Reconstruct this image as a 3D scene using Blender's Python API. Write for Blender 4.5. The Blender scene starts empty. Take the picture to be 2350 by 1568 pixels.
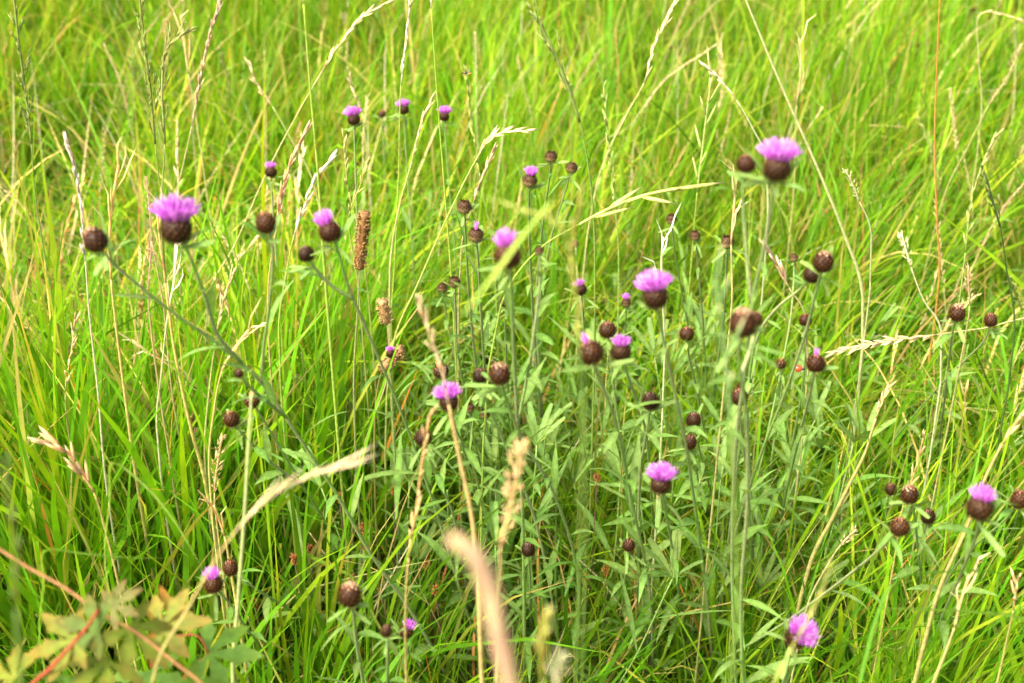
import bpy, math, random
import numpy as np
from mathutils import Vector, Matrix, Quaternion

random.seed(7)
rng = np.random.default_rng(11)
R = math.radians
scene = bpy.context.scene
COL = scene.collection

# ------------------------------------------------------------------ camera
CAM = Vector((0.0, 0.0, 1.38)); PITCH = R(33); FPX = 3264.0     # photograph measured 2350 wide
cam_d = bpy.data.cameras.new("camera")
cam = bpy.data.objects.new("camera", cam_d); COL.objects.link(cam)
cam.location = CAM; cam.rotation_euler = (R(90) - PITCH, 0, 0)
cam_d.sensor_width = 36; cam_d.lens = 50; cam_d.clip_start = 0.02; cam_d.clip_end = 4000
cam_d.dof.use_dof = True; cam_d.dof.focus_distance = 1.55; cam_d.dof.aperture_fstop = 5.8
scene.camera = cam
# ------------------------------------------------------------------ light
SUN_EL, SUN_AZ = R(56), R(-125)            # azimuth measured from +Y towards +X
world = bpy.data.worlds.new("World"); scene.world = world; world.use_nodes = True
nt = world.node_tree; nt.nodes.clear()
sky = nt.nodes.new("ShaderNodeTexSky"); sky.sky_type = 'NISHITA'; sky.sun_disc = False
sky.sun_elevation = SUN_EL; sky.sun_rotation = SUN_AZ
sky.air_density = 0.35; sky.dust_density = 7.0; sky.ozone_density = 0.0
bg = nt.nodes.new("ShaderNodeBackground"); bg.inputs[1].default_value = 0.15
wo = nt.nodes.new("ShaderNodeOutputWorld")
nt.links.new(sky.outputs[0], bg.inputs[0]); nt.links.new(bg.outputs[0], wo.inputs[0])
sd = bpy.data.lights.new("sun", 'SUN'); sd.energy = 1.2; sd.angle = R(24); sd.color = (1.0, 0.92, 0.74)
sun = bpy.data.objects.new("sun", sd); COL.objects.link(sun)
sdir = Vector((math.sin(SUN_AZ) * math.cos(SUN_EL), math.cos(SUN_AZ) * math.cos(SUN_EL), math.sin(SUN_EL)))
sun.rotation_euler = sdir.to_track_quat('Z', 'Y').to_euler(); sun.location = sdir * 20
scene.view_settings.view_transform = 'Standard'; scene.view_settings.look = 'None'
scene.view_settings.exposure = 1.98; scene.view_settings.gamma = 1.0
scene.cycles.max_bounces = 8; scene.cycles.transmission_bounces = 6; scene.cycles.diffuse_bounces = 5
scene.cycles.use_denoising = True

# ------------------------------------------------------------------ picture point -> place
SP, CP = math.sin(PITCH), math.cos(PITCH)
def ray(x, y):
    u = (x - 1175) / FPX; v = (784 - y) / FPX
    return Vector((u, CP + v * SP, -SP + v * CP))
def at_d(x, y, d): return CAM + ray(x, y) * d
def at_Y(x, y, Y):
    r = ray(x, y); return CAM + r * (Y / r.y)
def proj(p):
    q = Vector(p) - CAM; d = q.y * CP - q.z * SP
    return (1175 + FPX * q.x / d, 784 - FPX * (q.y * SP + q.z * CP) / d, d)

# ------------------------------------------------------------------ materials
def nd(nt, t, **k):
    n = nt.nodes.new(t)
    for a, b in k.items(): setattr(n, a, b)
    return n
def plant_mat(name, rough=0.45, transl=0.35, nscale=60.0, namt=0.25, tcol=(1.25, 1.15, 0.5), spec=0.4, bump=0.0, sat=1.0):
    m = bpy.data.materials.new(name); m.use_nodes = True; t = m.node_tree; t.nodes.clear()
    at = nd(t, "ShaderNodeAttribute", attribute_name="col")
    tc = nd(t, "ShaderNodeTexCoord")
    no = nd(t, "ShaderNodeTexNoise"); no.inputs['Scale'].default_value = nscale; no.inputs['Detail'].default_value = 3
    t.links.new(tc.outputs['Object'], no.inputs['Vector'])
    mr = nd(t, "ShaderNodeMapRange"); mr.inputs[1].default_value = 0.3; mr.inputs[2].default_value = 0.7
    mr.inputs[3].default_value = 1 - namt; mr.inputs[4].default_value = 1 + namt
    t.links.new(no.outputs['Fac'], mr.inputs[0])
    mx = nd(t, "ShaderNodeVectorMath", operation='SCALE')
    t.links.new(at.outputs['Color'], mx.inputs[0]); t.links.new(mr.outputs[0], mx.inputs['Scale'])
    pb = nd(t, "ShaderNodeBsdfPrincipled"); pb.inputs['Roughness'].default_value = rough
    pb.inputs['Specular IOR Level'].default_value = spec
    t.links.new(mx.outputs[0], pb.inputs['Base Color'])
    out = nd(t, "ShaderNodeOutputMaterial")
    if bump:
        bp = nd(t, "ShaderNodeBump"); bp.inputs['Strength'].default_value = bump; bp.inputs['Distance'].default_value = 0.002
        t.links.new(no.outputs['Fac'], bp.inputs['Height']); t.links.new(bp.outputs[0], pb.inputs['Normal'])
    if transl > 0:
        mu = nd(t, "ShaderNodeVectorMath", operation='MULTIPLY'); mu.inputs[1].default_value = tcol
        t.links.new(mx.outputs[0], mu.inputs[0])
        tr = nd(t, "ShaderNodeBsdfTranslucent"); t.links.new(mu.outputs[0], tr.inputs[0])
        ms = nd(t, "ShaderNodeMixShader"); ms.inputs[0].default_value = transl
        t.links.new(pb.outputs[0], ms.inputs[1]); t.links.new(tr.outputs[0], ms.inputs[2])
        t.links.new(ms.outputs[0], out.inputs[0])
    else:
        t.links.new(pb.outputs[0], out.inputs[0])
    return m
M_GRASS = plant_mat("grass_blade", 0.5, 0.48, 25, 0.22, spec=0.12, tcol=(1.25, 1.15, 0.35))
M_LEAF = plant_mat("leaf", 0.65, 0.35, 180, 0.22, spec=0.2, bump=0.3)
M_STEM = plant_mat("stem", 0.6, 0.0, 300, 0.25, bump=0.3)
M_STRAW = plant_mat("straw", 0.55, 0.3, 200, 0.25, tcol=(1.1, 1.0, 0.8))
M_HEAD = plant_mat("bract", 0.5, 0.0, 400, 0.35, spec=0.22)
M_PETAL = plant_mat("petal", 0.5, 0.35, 200, 0.12, tcol=(1.1, 0.9, 1.1))
M_SHELL = plant_mat("beetle_shell", 0.15, 0.0, 50, 0.02, spec=0.6)
M_WING = plant_mat("insect_wing", 0.2, 0.4, 50, 0.02, tcol=(1, 1, 1))

# ------------------------------------------------------------------ mesh builder
class MB:
    def __init__(s): s.v = []; s.f = []; s.c = []
    def add(s, vs, fs, cs):
        o = len(s.v); s.v.extend([tuple(v) for v in vs]); s.f.extend([tuple(i + o for i in f) for f in fs])
        s.c.extend([tuple(cs)] * len(vs) if not hasattr(cs[0], '__len__') else [tuple(c) for c in cs])
    def mesh(s, name, mat, smooth=True):
        me = bpy.data.meshes.new(name); me.from_pydata(s.v, [], s.f)
        a = me.color_attributes.new("col", 'FLOAT_COLOR', 'POINT')
        a.data.foreach_set("color", np.array([(c[0], c[1], c[2], 1.0) for c in s.c], dtype=np.float32).ravel())
        me.materials.append(mat)
        if smooth: me.polygons.foreach_set("use_smooth", [True] * len(me.polygons))
        me.update(); return me
def link(name, me, parent=None, loc=None, rot=None, scale=None):
    o = bpy.data.objects.new(name, me); COL.objects.link(o)
    if parent: o.parent = parent
    if loc is not None: o.location = loc
    if rot is not None: o.rotation_mode = 'QUATERNION'; o.rotation_quaternion = rot
    if scale is not None: o.scale = (scale,) * 3 if not hasattr(scale, '__len__') else scale
    return o
def thing(name, label, cat, loc, group=None):
    o = bpy.data.objects.new(name, None); COL.objects.link(o); o.location = loc; o.empty_display_size = 0.02
    o['label'] = label; o['category'] = cat
    if group: o['group'] = group
    return o

def perp(d):
    a = Vector((0, 0, 1)) if abs(d.z) < 0.9 else Vector((1, 0, 0))
    u = d.cross(a).normalized(); return u, d.cross(u).normalized()
def smooth_path(pts, n=4):
    if len(pts) < 3: return [Vector(p) for p in pts]
    P = [Vector(p) for p in pts]; P = [P[0] * 2 - P[1]] + P + [P[-1] * 2 - P[-2]]
    out = []
    for i in range(1, len(P) - 2):            # centripetal Catmull-Rom: no overshoot on uneven spacing
        p0, p1, p2, p3 = P[i - 1], P[i], P[i + 1], P[i + 2]
        t1 = max(1e-5, (p1 - p0).length ** .5); t2 = t1 + max(1e-5, (p2 - p1).length ** .5); t3 = t2 + max(1e-5, (p3 - p2).length ** .5)
        for k in range(n):
            t = t1 + (t2 - t1) * k / n
            A1 = p0 * ((t1 - t) / t1) + p1 * (t / t1); A2 = p1 * ((t2 - t) / (t2 - t1)) + p2 * ((t - t1) / (t2 - t1)); A3 = p2 * ((t3 - t) / (t3 - t2)) + p3 * ((t - t2) / (t3 - t2))
            B1 = A1 * ((t2 - t) / t2) + A2 * (t / t2); B2 = A2 * ((t3 - t) / (t3 - t1)) + A3 * ((t - t1) / (t3 - t1))
            out.append(B1 * ((t2 - t) / (t2 - t1)) + B2 * ((t - t1) / (t2 - t1)))
    out.append(P[-2]); return out
def tube(mb, pts, rads, cols, sides=5):
    n = len(pts); vs = []; cs = []; fs = []; u = None
    for i, p in enumerate(pts):
        d = (pts[min(i + 1, n - 1)] - pts[max(i - 1, 0)])
        d = d.normalized() if d.length > 1e-9 else Vector((0, 0, 1))
        if u is None: u, _ = perp(d)
        u = (u - d * u.dot(d)); u = u.normalized() if u.length > 1e-6 else perp(d)[0]
        w = d.cross(u)
        r = rads[i] if hasattr(rads, '__len__') else rads
        c = cols[i] if hasattr(cols[0], '__len__') else cols
        for k in range(sides):
            a = 2 * math.pi * k / sides
            vs.append(p + (u * math.cos(a) + w * math.sin(a)) * r); cs.append(c)
    for i in range(n - 1):
        for k in range(sides):
            k2 = (k + 1) % sides
            fs.append((i * sides + k, i * sides + k2, (i + 1) * sides + k2, (i + 1) * sides + k))
    fs.append(tuple(range(sides))[::-1]); fs.append(tuple((n - 1) * sides + k for k in range(sides)))
    mb.add(vs, fs, cs)
def ribbon(mb, pts, widths, side, cols, fold=0.25):
    """a leaf or blade: midrib plus two edges, V folded"""
    n = len(pts); vs = []; cs = []; fs = []
    for i, p in enumerate(pts):
        d = (pts[min(i + 1, n - 1)] - pts[max(i - 1, 0)]).normalized()
        s = side - d * side.dot(d); s = s.normalized() if s.length > 1e-6 else perp(d)[0]
        nrm = s.cross(d); w = widths[i] * 0.5
        c = cols[i] if hasattr(cols[0], '__len__') else cols
        vs += [p - s * w + nrm * w * fold, p, p + s * w + nrm * w * fold]
        cs += [c, tuple(min(1, x * 1.25 + .01) for x in c), c]
    for i in range(n - 1):
        a = i * 3; fs += [(a, a + 1, a + 4, a + 3), (a + 1, a + 2, a + 5, a + 4)]
    mb.add(vs, fs, cs)
def spindle(mb, p, d, L, w, col, tipc=None, sides=4, flat=0.6, u=None):
    d = d.normalized()
    if u is None: u, v = perp(d)
    else: v = d.cross(u).normalized()
    a0 = random.random() * 6
    vs = [p]; cs = [col]
    for t, r in ((0.25, 1.0), (0.6, 0.8)):
        for k in range(sides):
            a = a0 + 2 * math.pi * k / sides
            vs.append(p + d * L * t + (u * math.cos(a) + v * math.sin(a) * flat) * w * r * 0.5); cs.append(col)
    vs.append(p + d * L); cs.append(tipc or col); fs = []
    for k in range(sides):
        k2 = (k + 1) % sides
        fs += [(0, 1 + k2, 1 + k), (1 + k, 1 + k2, 1 + sides + k2, 1 + sides + k), (1 + sides + k, 1 + sides + k2, 1 + 2 * sides)]
    mb.add(vs, fs, cs)
def jit(c, a=0.15):
    k = 1 + random.uniform(-a, a); return tuple(max(0, x * k * (1 + random.uniform(-a, a) * .35)) for x in c)
def mixc(a, b, t): return tuple(x + (y - x) * t for x, y in zip(a, b))

# ------------------------------------------------------------------ knapweed heads (unit diameter, axis +Z)
DARK = (0.018, 0.007, 0.0015); MIDB = (0.046, 0.017, 0.0035); TAN = (0.25, 0.12, 0.028); CREAM = (0.30, 0.22, 0.09)
def involucre(seed, style='bud', scales=120, tone=(1, 1, 1), painted_shine=False):
    random.seed(seed); mb = MB()
    prof = []                                     # (radius, z)
    for i in range(9):
        a = math.pi * (0.97 - 0.97 * i / 8)       # bottom -> top polar angle
        r = 0.5 * math.sin(a); z = -0.47 * math.cos(a) * -1
        prof.append((max(r, 0.02), z * 1.0))
    def surf(th, ph):                             # th polar from top
        r = 0.5 * math.sin(th); z = 0.5 * math.cos(th)
        if style != 'bud' and z > 0.15:
            z2 = 0.15 + (z - 0.15) * 0.75; r = max(r, 0.30) if z > 0.3 else r; z = z2
        if z < -0.3: z = -0.3 + (z + 0.3) * 0.75
        return Vector((r * math.cos(ph), r * math.sin(ph), z))
    vs = []; fs = []; cs = []; NR, NS = 10, 14
    for i in range(NR + 1):
        th = math.pi * i / NR * 0.999 + 0.001
        for k in range(NS):
            vs.append(surf(th, 2 * math.pi * k / NS) * 0.96); cs.append(DARK if style != 'net' else mixc(CREAM, MIDB, .35 if i > 5 else .9))
    for i in range(NR):
        for k in range(NS):
            k2 = (k + 1) % NS; fs.append((i * NS + k, (i + 1) * NS + k, (i + 1) * NS + k2, i * NS + k2))
    mb.add(vs, fs, cs)
    ga = math.pi * (3 - 5 ** .5)
    for i in range(scales):
        z = 1 - 2 * (i + .5) / scales; th = math.acos(z); ph = i * ga + random.uniform(-.05, .05)
        if th > 2.95: continue
        p = surf(th, ph); up = (surf(max(th - .08, 0.001), ph) - p); up = up.normalized() if up.length > 1e-6 else Vector((1, 0, 0))
        n = Vector((math.sin(th) * math.cos(ph), math.sin(th) * math.sin(ph), math.cos(th))); s = up.cross(n).normalized()
        hl, hw = 0.075, 0.058
        b = jit(MIDB if style != 'old' else (0.20, 0.10, 0.04), .4); tip = jit(TAN, .35)
        if th < 0.55 and style in ('bud', 'painted_shine'): b = jit((0.22, 0.10, 0.06), .3); tip = (0.42, 0.26, 0.17)  # top scales paler: closing bract tips plus a painted highlight
        if style == 'net': b = jit(DARK, .4) if random.random() < .8 else MIDB; tip = jit(MIDB, .3)
        rise = random.uniform(.045, .085)
        v = [p - up * hl, p + s * hw + n * .012, p + up * hl + n * rise, p - s * hw + n * .012, p + n * .034]
        mb.add(v, [(0, 1, 4), (1, 2, 4), (2, 3, 4), (3, 0, 4)], [b, mixc(b, DARK, .5), tip, mixc(b, DARK, .5), b])
        if style != 'net' or i % 2:
            for q in range(4):
                d = (n * .8 + up * random.uniform(.2, 1) + s * random.uniform(-.9, .9)).normalized()
                q0 = p + up * hl * .5 + n * .02; L = random.uniform(.06, .14); w = s * .011
                mb.add([q0 - w, q0 + w, q0 + d * L], [(0, 1, 2)], jit((0.10, 0.05, 0.022), .4))
    mb.c = [tuple(a * b for a, b in zip(c, tone)) for c in mb.c]
    if painted_shine:                                     # pale closing bract tips, with the bud's top highlight painted into the colour
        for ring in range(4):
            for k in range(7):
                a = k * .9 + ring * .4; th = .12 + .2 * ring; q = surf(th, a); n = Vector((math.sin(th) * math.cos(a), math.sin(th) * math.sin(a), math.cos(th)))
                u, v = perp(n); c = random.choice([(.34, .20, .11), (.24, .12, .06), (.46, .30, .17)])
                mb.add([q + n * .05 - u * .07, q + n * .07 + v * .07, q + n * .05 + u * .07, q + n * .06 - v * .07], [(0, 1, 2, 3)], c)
    return mb.mesh("involucre", M_HEAD, smooth=False)
def florets(seed, n=210, spread=62, length=.78, r0=.33, side=0.0):
    random.seed(seed); mb = MB()
    for i in range(n):
        f = math.sqrt((i + .5) / n); ph = i * 2.39996 + random.uniform(-.15, .15)
        r = r0 * f; pol = R(spread) * f ** 1.1 * random.uniform(.85, 1.08)
        base = Vector((r * math.cos(ph), r * math.sin(ph), .22 + .08 * (1 - f)))
        d0 = Vector((math.sin(pol * .62) * math.cos(ph), math.sin(pol * .62) * math.sin(ph), math.cos(pol * .62)))
        d1 = Vector((math.sin(pol) * math.cos(ph), math.sin(pol) * math.sin(ph), math.cos(pol)))
        d1 = (d1 + Vector((random.uniform(-.15, .15), random.uniform(-.15, .15), random.uniform(-.1, .15)))).normalized()
        if side: d1 = (d1 + Vector((side, 0, 0))).normalized(); d0 = (d0 + Vector((side * .5, 0, 0))).normalized()
        L = length * random.uniform(.75, 1.12) * (1.08 - .22 * f)
        pts = [base, base + d0 * L * .35, base + d0 * L * .35 + (d0 + d1).normalized() * L * .33, base + d0 * L * .35 + (d0 + d1).normalized() * L * .33 + d1 * L * .36]
        k = random.uniform(.75, 1.25); pale = random.random() < .25
        c0 = (0.72, 0.34, 0.66); c1 = (0.66 * k, 0.17 * k, 0.68 * k); c2 = (0.58 * k, 0.14, 0.66 * k)
        if pale: c1 = (0.78, 0.34, 0.78); c2 = (0.82, 0.55, 0.84)
        tube(mb, pts, [.013, .018, .024, .010], [c0, c1, c1, c2], sides=3)
        if random.random() < .6:                       # forked tip
            e = pts[2]
            for q in (-1, 1):
                dd = (d1 + Vector((random.uniform(-.5, .5), random.uniform(-.5, .5), random.uniform(-.2, .4)))).normalized()
                sd_ = perp(dd)[0] * .014
                mb.add([e - sd_, e + sd_, e + dd * L * .3], [(0, 1, 2)], [c1, c1, mixc(c1, (.8, .6, .85), .4)])
    return mb.mesh("florets", M_PETAL)
INV = {'bud': [involucre(1, 'bud'), involucre(2, 'bud', 105, (1.25, 1.15, 1.1)), involucre(3, 'bud', 130, (.75, .8, .8)), involucre(23, 'bud', 95, (1.25, 1.0, .9)), involucre(24, 'bud', 110, (1.4, 1.25, 1.0))],
       'painted_shine': [involucre(25, 'bud', 95, (1.2, 1.05, 1.0), True), involucre(26, 'bud', 90, (1.2, 1.1, 1.0), True)], 'net': [involucre(s, 'net', 90) for s in (4, 5)],
       'open': [involucre(s, 'open') for s in (6, 7)], 'old': [involucre(s, 'old', 90) for s in (8, 9)]}
FLO = {'full': [florets(s) for s in (11, 12, 13)], 'half': [florets(s, 90, 34, .74, .22) for s in (14, 15)],
       'tip': [florets(s, 14, 14, .62, .07) for s in (16, 17)], 'brush': [florets(s, 90, 50, .62, .24) for s in (18, 19)]}
def straw_tuft(seed):
    random.seed(seed); mb = MB()
    for i in range(40):
        ph = random.random() * 6.28; pol = random.uniform(0, .9)
        d = Vector((math.sin(pol) * math.cos(ph), math.sin(pol) * math.sin(ph), math.cos(pol)))
        b = Vector((math.cos(ph) * .2 * random.random(), math.sin(ph) * .2 * random.random(), .3)); s = perp(d)[0] * .03
        mb.add([b - s, b + s, b + d * random.uniform(.25, .5)], [(0, 1, 2)], jit((.42, .22, .07), .3))
    return mb.mesh("straw_tuft", M_STRAW)
TUFT = [straw_tuft(3), straw_tuft(4)]
random.seed(21)

# ------------------------------------------------------------------ knapweed plants
GREY1 = (0.160, 0.265, 0.055); GREY2 = (0.100, 0.215, 0.026); STEMC = (0.185, 0.30, 0.065); STEMP = (0.26, 0.30, 0.12)
def leaf(mb, p, d, L, W, col, droop=0.5, side=None, segs=7, wavy=0.0):
    d = d.normalized()
    if side is None:
        side = d.cross(Vector((0, 0, 1))); side = side.normalized() if side.length > .1 else perp(d)[0]
    side = Quaternion(d, random.uniform(-.5, .5)) @ side
    pts = [p]; cur = d.copy(); ws = []
    prof = [0.25, .6, .9, 1.0, .9, .62, .3, .03]
    for i in range(segs):
        cur = (cur + Vector((0, 0, -1)) * droop * .22 * (i / segs + .3) + side * random.uniform(-wavy, wavy) * .3).normalized()
        pts.append(pts[-1] + cur * L / segs)
    ws = [W * prof[min(i, 7)] * (1 + random.uniform(-wavy, wavy)) for i in range(segs + 1)]
    c = jit(col, .18)
    ribbon(mb, pts, ws, side, c, fold=random.uniform(.1, .45))
def leaves_along(mb, pts, spacing, L0, L1, W0, W1, skip=0.05, jitter=.3, density=1.0):
    """pts run from the tip down"""
    acc = 0; nxt = skip; az = random.random() * 6.28; tot = sum((pts[i + 1] - pts[i]).length for i in range(len(pts) - 1))
    for i in range(len(pts) - 1):
        seg = pts[i + 1] - pts[i]; l = seg.length
        while nxt < acc + l:
            t = (nxt - acc) / l; p = pts[i] + seg * t; f = min(1, nxt / max(tot, .3)); up = -seg.normalized()
            az += 2.4; u, v = perp(up); out = u * math.cos(az) + v * math.sin(az)
            ang = random.uniform(.35, .95)
            leaf(mb, p, up * math.cos(ang) + out * math.sin(ang), (L0 + (L1 - L0) * f) * random.uniform(.6, 1.2), (W0 + (W1 - W0) * f) * random.uniform(.75, 1.2),
                 mixc(GREY1, GREY2, random.random()), droop=random.uniform(.0, .9), wavy=.12)
            if p.z < .02: return
            nxt += spacing * random.uniform(1 - jitter, 1 + jitter)
        acc += l
def head_size(w):
    D = .012 + .008 * min(1, max(0, (w - 20) / 40)); return D, FPX * D / w
def px_path(px, Y0, base):
    """picture way-points from the head down; Y runs evenly to the base"""
    bx, by, _ = proj(base)
    pts = list(px) + [(bx, by)]
    seg = [0]
    for a, b in zip(pts[:-1], pts[1:]): seg.append(seg[-1] + math.hypot(b[0] - a[0], b[1] - a[1]))
    out = []
    for p, s in zip(pts[:-1], seg[:-1]):
        Y = Y0 + (base[1] - Y0) * s / seg[-1]
        q = at_Y(p[0], p[1], Y)
        out.append(q)
    out.append(Vector(base)); return out
def add_head(root, loc, kind, D, axis, hlabel=None):
    """kind: bud net old full half brush tip"""
    q = Vector((0, 0, 1)).rotation_difference(axis.normalized()) @ Quaternion((0, 0, 1), random.random() * 6.28)
    if kind in ('bud', 'net', 'painted_shine'):
        o = link('flower_bud', random.choice(INV[kind]), root, loc, q, (D * random.uniform(.94, 1.0), D * random.uniform(.94, 1.0), D * random.uniform(.92, 1.1)))
    elif kind == 'old':
        o = link('withered_head', random.choice(INV['old']), root, loc, q, D); link('dry_tuft', random.choice(TUFT), o)
    else:
        st = 'open' if kind in ('full', 'brush') else ('net' if D < .0165 else 'bud')
        o = link('flower_head', random.choice(INV[st]), root, loc, q, D); link('florets', random.choice(FLO[kind]), o)
    if hlabel: o['label'] = hlabel
    return o
def knapweed(label, base, heads, shoots=3, group=None, leafy=1.0, shoot_h=(.2, .42)):
    shoots = int(shoots * .5 + .3)
    """heads: (x, y, w, kind, [waypoints], tilt_deg(x), join_index or None[, label])"""
    base = Vector(base); root = thing('knapweed', label, 'knapweed', base, group or 'flowering knapweeds in the grass')
    fol = MB(); stems = []; near = []
    for h in heads:
        x, y, w, kind, way = h[:5]; tilt = h[5] if len(h) > 5 else 0; join = h[6] if len(h) > 6 else None
        D, d = head_size(w)
        if len(h) > 8 and h[8]: d = h[8]; D = w * d / FPX
        if join is not None and stems:
            d = proj(stems[join][0])[2] * .75 + d * .25; D = w * d / FPX
        c = at_d(x, y, d)
        start = way if way else [(x + (proj(base)[0] - x) * .12, y + w * 2.2)]
        if join is not None:
            main = stems[join]; tx, ty = start[-1]
            tgt = min(main, key=lambda p: math.hypot(proj(p)[0] - tx, proj(p)[1] - ty)); wp = start[:-1]
        else: tgt = base; wp = start
        neck = (x - (tilt / 90) * w * .45, y + w * .42)
        pts = px_path([(x, y)] + wp, c.y, tgt)
        pts[0] = c
        sp = smooth_path(pts, 5)
        stems.append(sp)
        r0 = .0008 + .00025 * min(1, w / 60); n = len(sp)
        mbs = MB(); o = [p for p in sp]
        cc = [mixc(STEMC, STEMP, .5 + .5 * math.sin(i * .37 + x)) for i in range(n)]
        tube(mbs, [p - base for p in o], [r0 * (1 + .9 * i / n) * (1.5 if i < 2 else 1) for i in range(n)], cc, 6)
        so = link('stem', mbs.mesh('stem', M_STEM), root)
        down = (sp[min(3, n - 1)] - sp[0]).normalized()
        axis = (-down * .3 + Vector((random.uniform(-.12, .12), .42, .70)) + Vector((math.sin(R(tilt)), 0, 0)) * 1.0).normalized()
        if abs(tilt) > 100: axis = Vector((.32, -.25, .75)).normalized()
        add_head(root, c - base, kind, D, axis, h[7] if len(h) > 7 else None)
        # small leaves right under the head
        k0 = c - axis * D * .45
        for q in range(random.randint(3, 5)):
            a = random.random() * 6.28; u, v = perp(down); o2 = u * math.cos(a) + v * math.sin(a)
            leaf(fol, k0 - base + down * random.uniform(.0, .010), (o2 + axis * random.uniform(-.1, .5)), D * random.uniform(.7, 1.7), D * .26, GREY1, droop=random.uniform(-.3, .8), segs=5)
        leaves_along(fol, [p - base for p in sp], .045 / leafy, D * 2.0, .085, .0055, .0125, skip=.03)
    for k in range(shoots):
        a = random.random() * 6.28; H = random.uniform(*shoot_h); rr = random.uniform(.02, .22)
        b0 = Vector((math.cos(a) * rr * .4, math.sin(a) * rr * .4, 0)); tp = Vector((math.cos(a) * rr * 1.6, math.sin(a) * rr * 1.2, H))
        pts = smooth_path([tp, (tp + b0) * .5 + Vector((math.cos(a), math.sin(a), 0)) * .02, b0], 6)
        mbs = MB(); tube(mbs, pts, .0010, STEMC, 5); link('stem', mbs.mesh('stem', M_STEM), root)
        leaves_along(fol, pts, .058 / leafy, .07, .140, .0070, .0118, skip=.0)
        for q in range(5):
            aa = random.random() * 6.28
            leaf(fol, tp, Vector((math.cos(aa), math.sin(aa), 1.4)), .05, .008, GREY1, .3, segs=5)
    link('foliage', fol.mesh('foliage', M_LEAF), root)
    return root
PX = lambda x, Y: ((x - 1175) / FPX * (Y * CP + 1.38 * SP), Y, 0)     # ground point under picture column x
knapweed("tall leaning knapweed at left with the largest purple bloom between two round buds",
    PX(1090, 1.22), [
    (220, 553, 58, 'painted_shine', [(245, 590), (380, 705), (520, 805), (600, 880), (690, 1010), (770, 1130), (850, 1270), (960, 1430)], -25),
    (405, 527, 74, 'full', [(430, 575), (470, 680), (500, 770), (560, 840)], -3, 0, "largest bloom, fully open and violet pink"),
    (610, 513, 50, 'bud', [(625, 570), (618, 700), (605, 800), (600, 880)], 0, 0),
    (548, 858, 22, 'bud', [(575, 890), (640, 950)], 0, 0, None, 1.1)], shoots=2, leafy=.75)
knapweed("knapweed left of centre whose bloom tilts left, with one dark bud on a side branch",
    PX(1180, 1.30), [
    (757, 533, 52, 'half', [(775, 575), (800, 660), (860, 800), (930, 970), (1000, 1170), (1040, 1300), (1090, 1450)], -14),
    (703, 584, 40, 'bud', [(722, 615), (760, 655), (812, 690)], -18, 0)], shoots=3, leafy=.8)
knapweed("knapweed with one half-open brown head and one bud among straw at left",
    PX(1000, 1.5), [
    (578, 920, 36, 'old', [(605, 965), (680, 1090), (760, 1220), (850, 1380)], 0, None, None, 1.35),
    (531, 963, 38, 'bud', [(560, 1000), (620, 1060), (700, 1130)], -10, 0)], shoots=2, leafy=.9)
knapweed("low knapweed at lower left with a small tilted bloom and a dark bud beside it",
    PX(800, 1.5), [
    (490, 1342, 43, 'half', [(530, 1390), (580, 1460), (660, 1540)], -8),
    (529, 1305, 37, 'bud', [(570, 1340), (700, 1420), (830, 1500)], -8)], shoots=4, leafy=.8, shoot_h=(.12, .3))
knapweed("short knapweed at bottom left of centre with one big glossy bud on a thick stem",
    PX(880, 1.15), [
    (803, 1367, 56, 'painted_shine', [(812, 1420), (822, 1500)], 3),
    (887, 1449, 28, 'bud', [(890, 1500)], 0, None, None, 1.1)], shoots=2, leafy=.9, shoot_h=(.2, .4))
knapweed("small knapweed low in the shade beside the glossy bud, ragged violet flower",
    PX(960, 1.5), [(932, 1449, 34, 'brush', [(940, 1500)], 20), (975, 1500, 22, 'bud', [], 0)], shoots=2, shoot_h=(.1, .2))
knapweed("slim knapweed with netted buds and a purple tip, left of the lime green blade",
    PX(1150, 1.62), [
    (1065, 475, 34, 'net', [(1068, 530), (1078, 700), (1100, 900)], 0),
    (1092, 540, 36, 'tip', [(1097, 590), (1104, 720), (1120, 950)], 2)], shoots=4, leafy=1.1)
knapweed("central knapweed with a big dark head half hidden behind the lime green blade",
    PX(1205, 1.25), [(1165, 588, 62, 'half', [(1172, 640), (1178, 780), (1188, 980), (1200, 1200)], -10),
    (1237, 576, 22, 'net', [(1240, 630), (1220, 800), (1190, 980)], 0, 0, None, 1.45)], shoots=3)
knapweed("knapweed with three netted heads above centre, the left one opening lilac",
    PX(1260, 1.68), [
    (1216, 415, 34, 'half', [(1214, 460), (1218, 620), (1230, 820)], 12),
    (1265, 360, 30, 'net', [(1262, 400), (1245, 520), (1232, 700)], 0),
    (1312, 385, 28, 'net', [(1300, 430), (1262, 560), (1235, 760)], 4)], shoots=4, leafy=1.1)
knapweed("pair of tiny netted knapweed buds side by side left of centre",
    PX(1120, 1.62), [
    (1015, 660, 24, 'net', [(1020, 700), (1040, 800), (1080, 950)], -4),
    (1043, 647, 28, 'net', [(1045, 700), (1052, 820), (1090, 1000)], 0)], shoots=4, leafy=1.1)
knapweed("knapweed with a rusty withered tip in the middle of the picture",
    PX(1190, 1.7), [(1160, 694, 26, 'old', [(1160, 740), (1165, 880)], 0)], shoots=4, leafy=1.1)
knapweed("knapweed in the centre with a large and a smaller round bud side by side",
    PX(1300, 1.3), [
    (1147, 860, 52, 'painted_shine', [(1160, 910), (1200, 1010), (1270, 1130), (1330, 1350)], 0),
    (1102, 863, 38, 'bud', [(1110, 905), (1150, 1000), (1230, 1200)], 0)], shoots=4)
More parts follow.
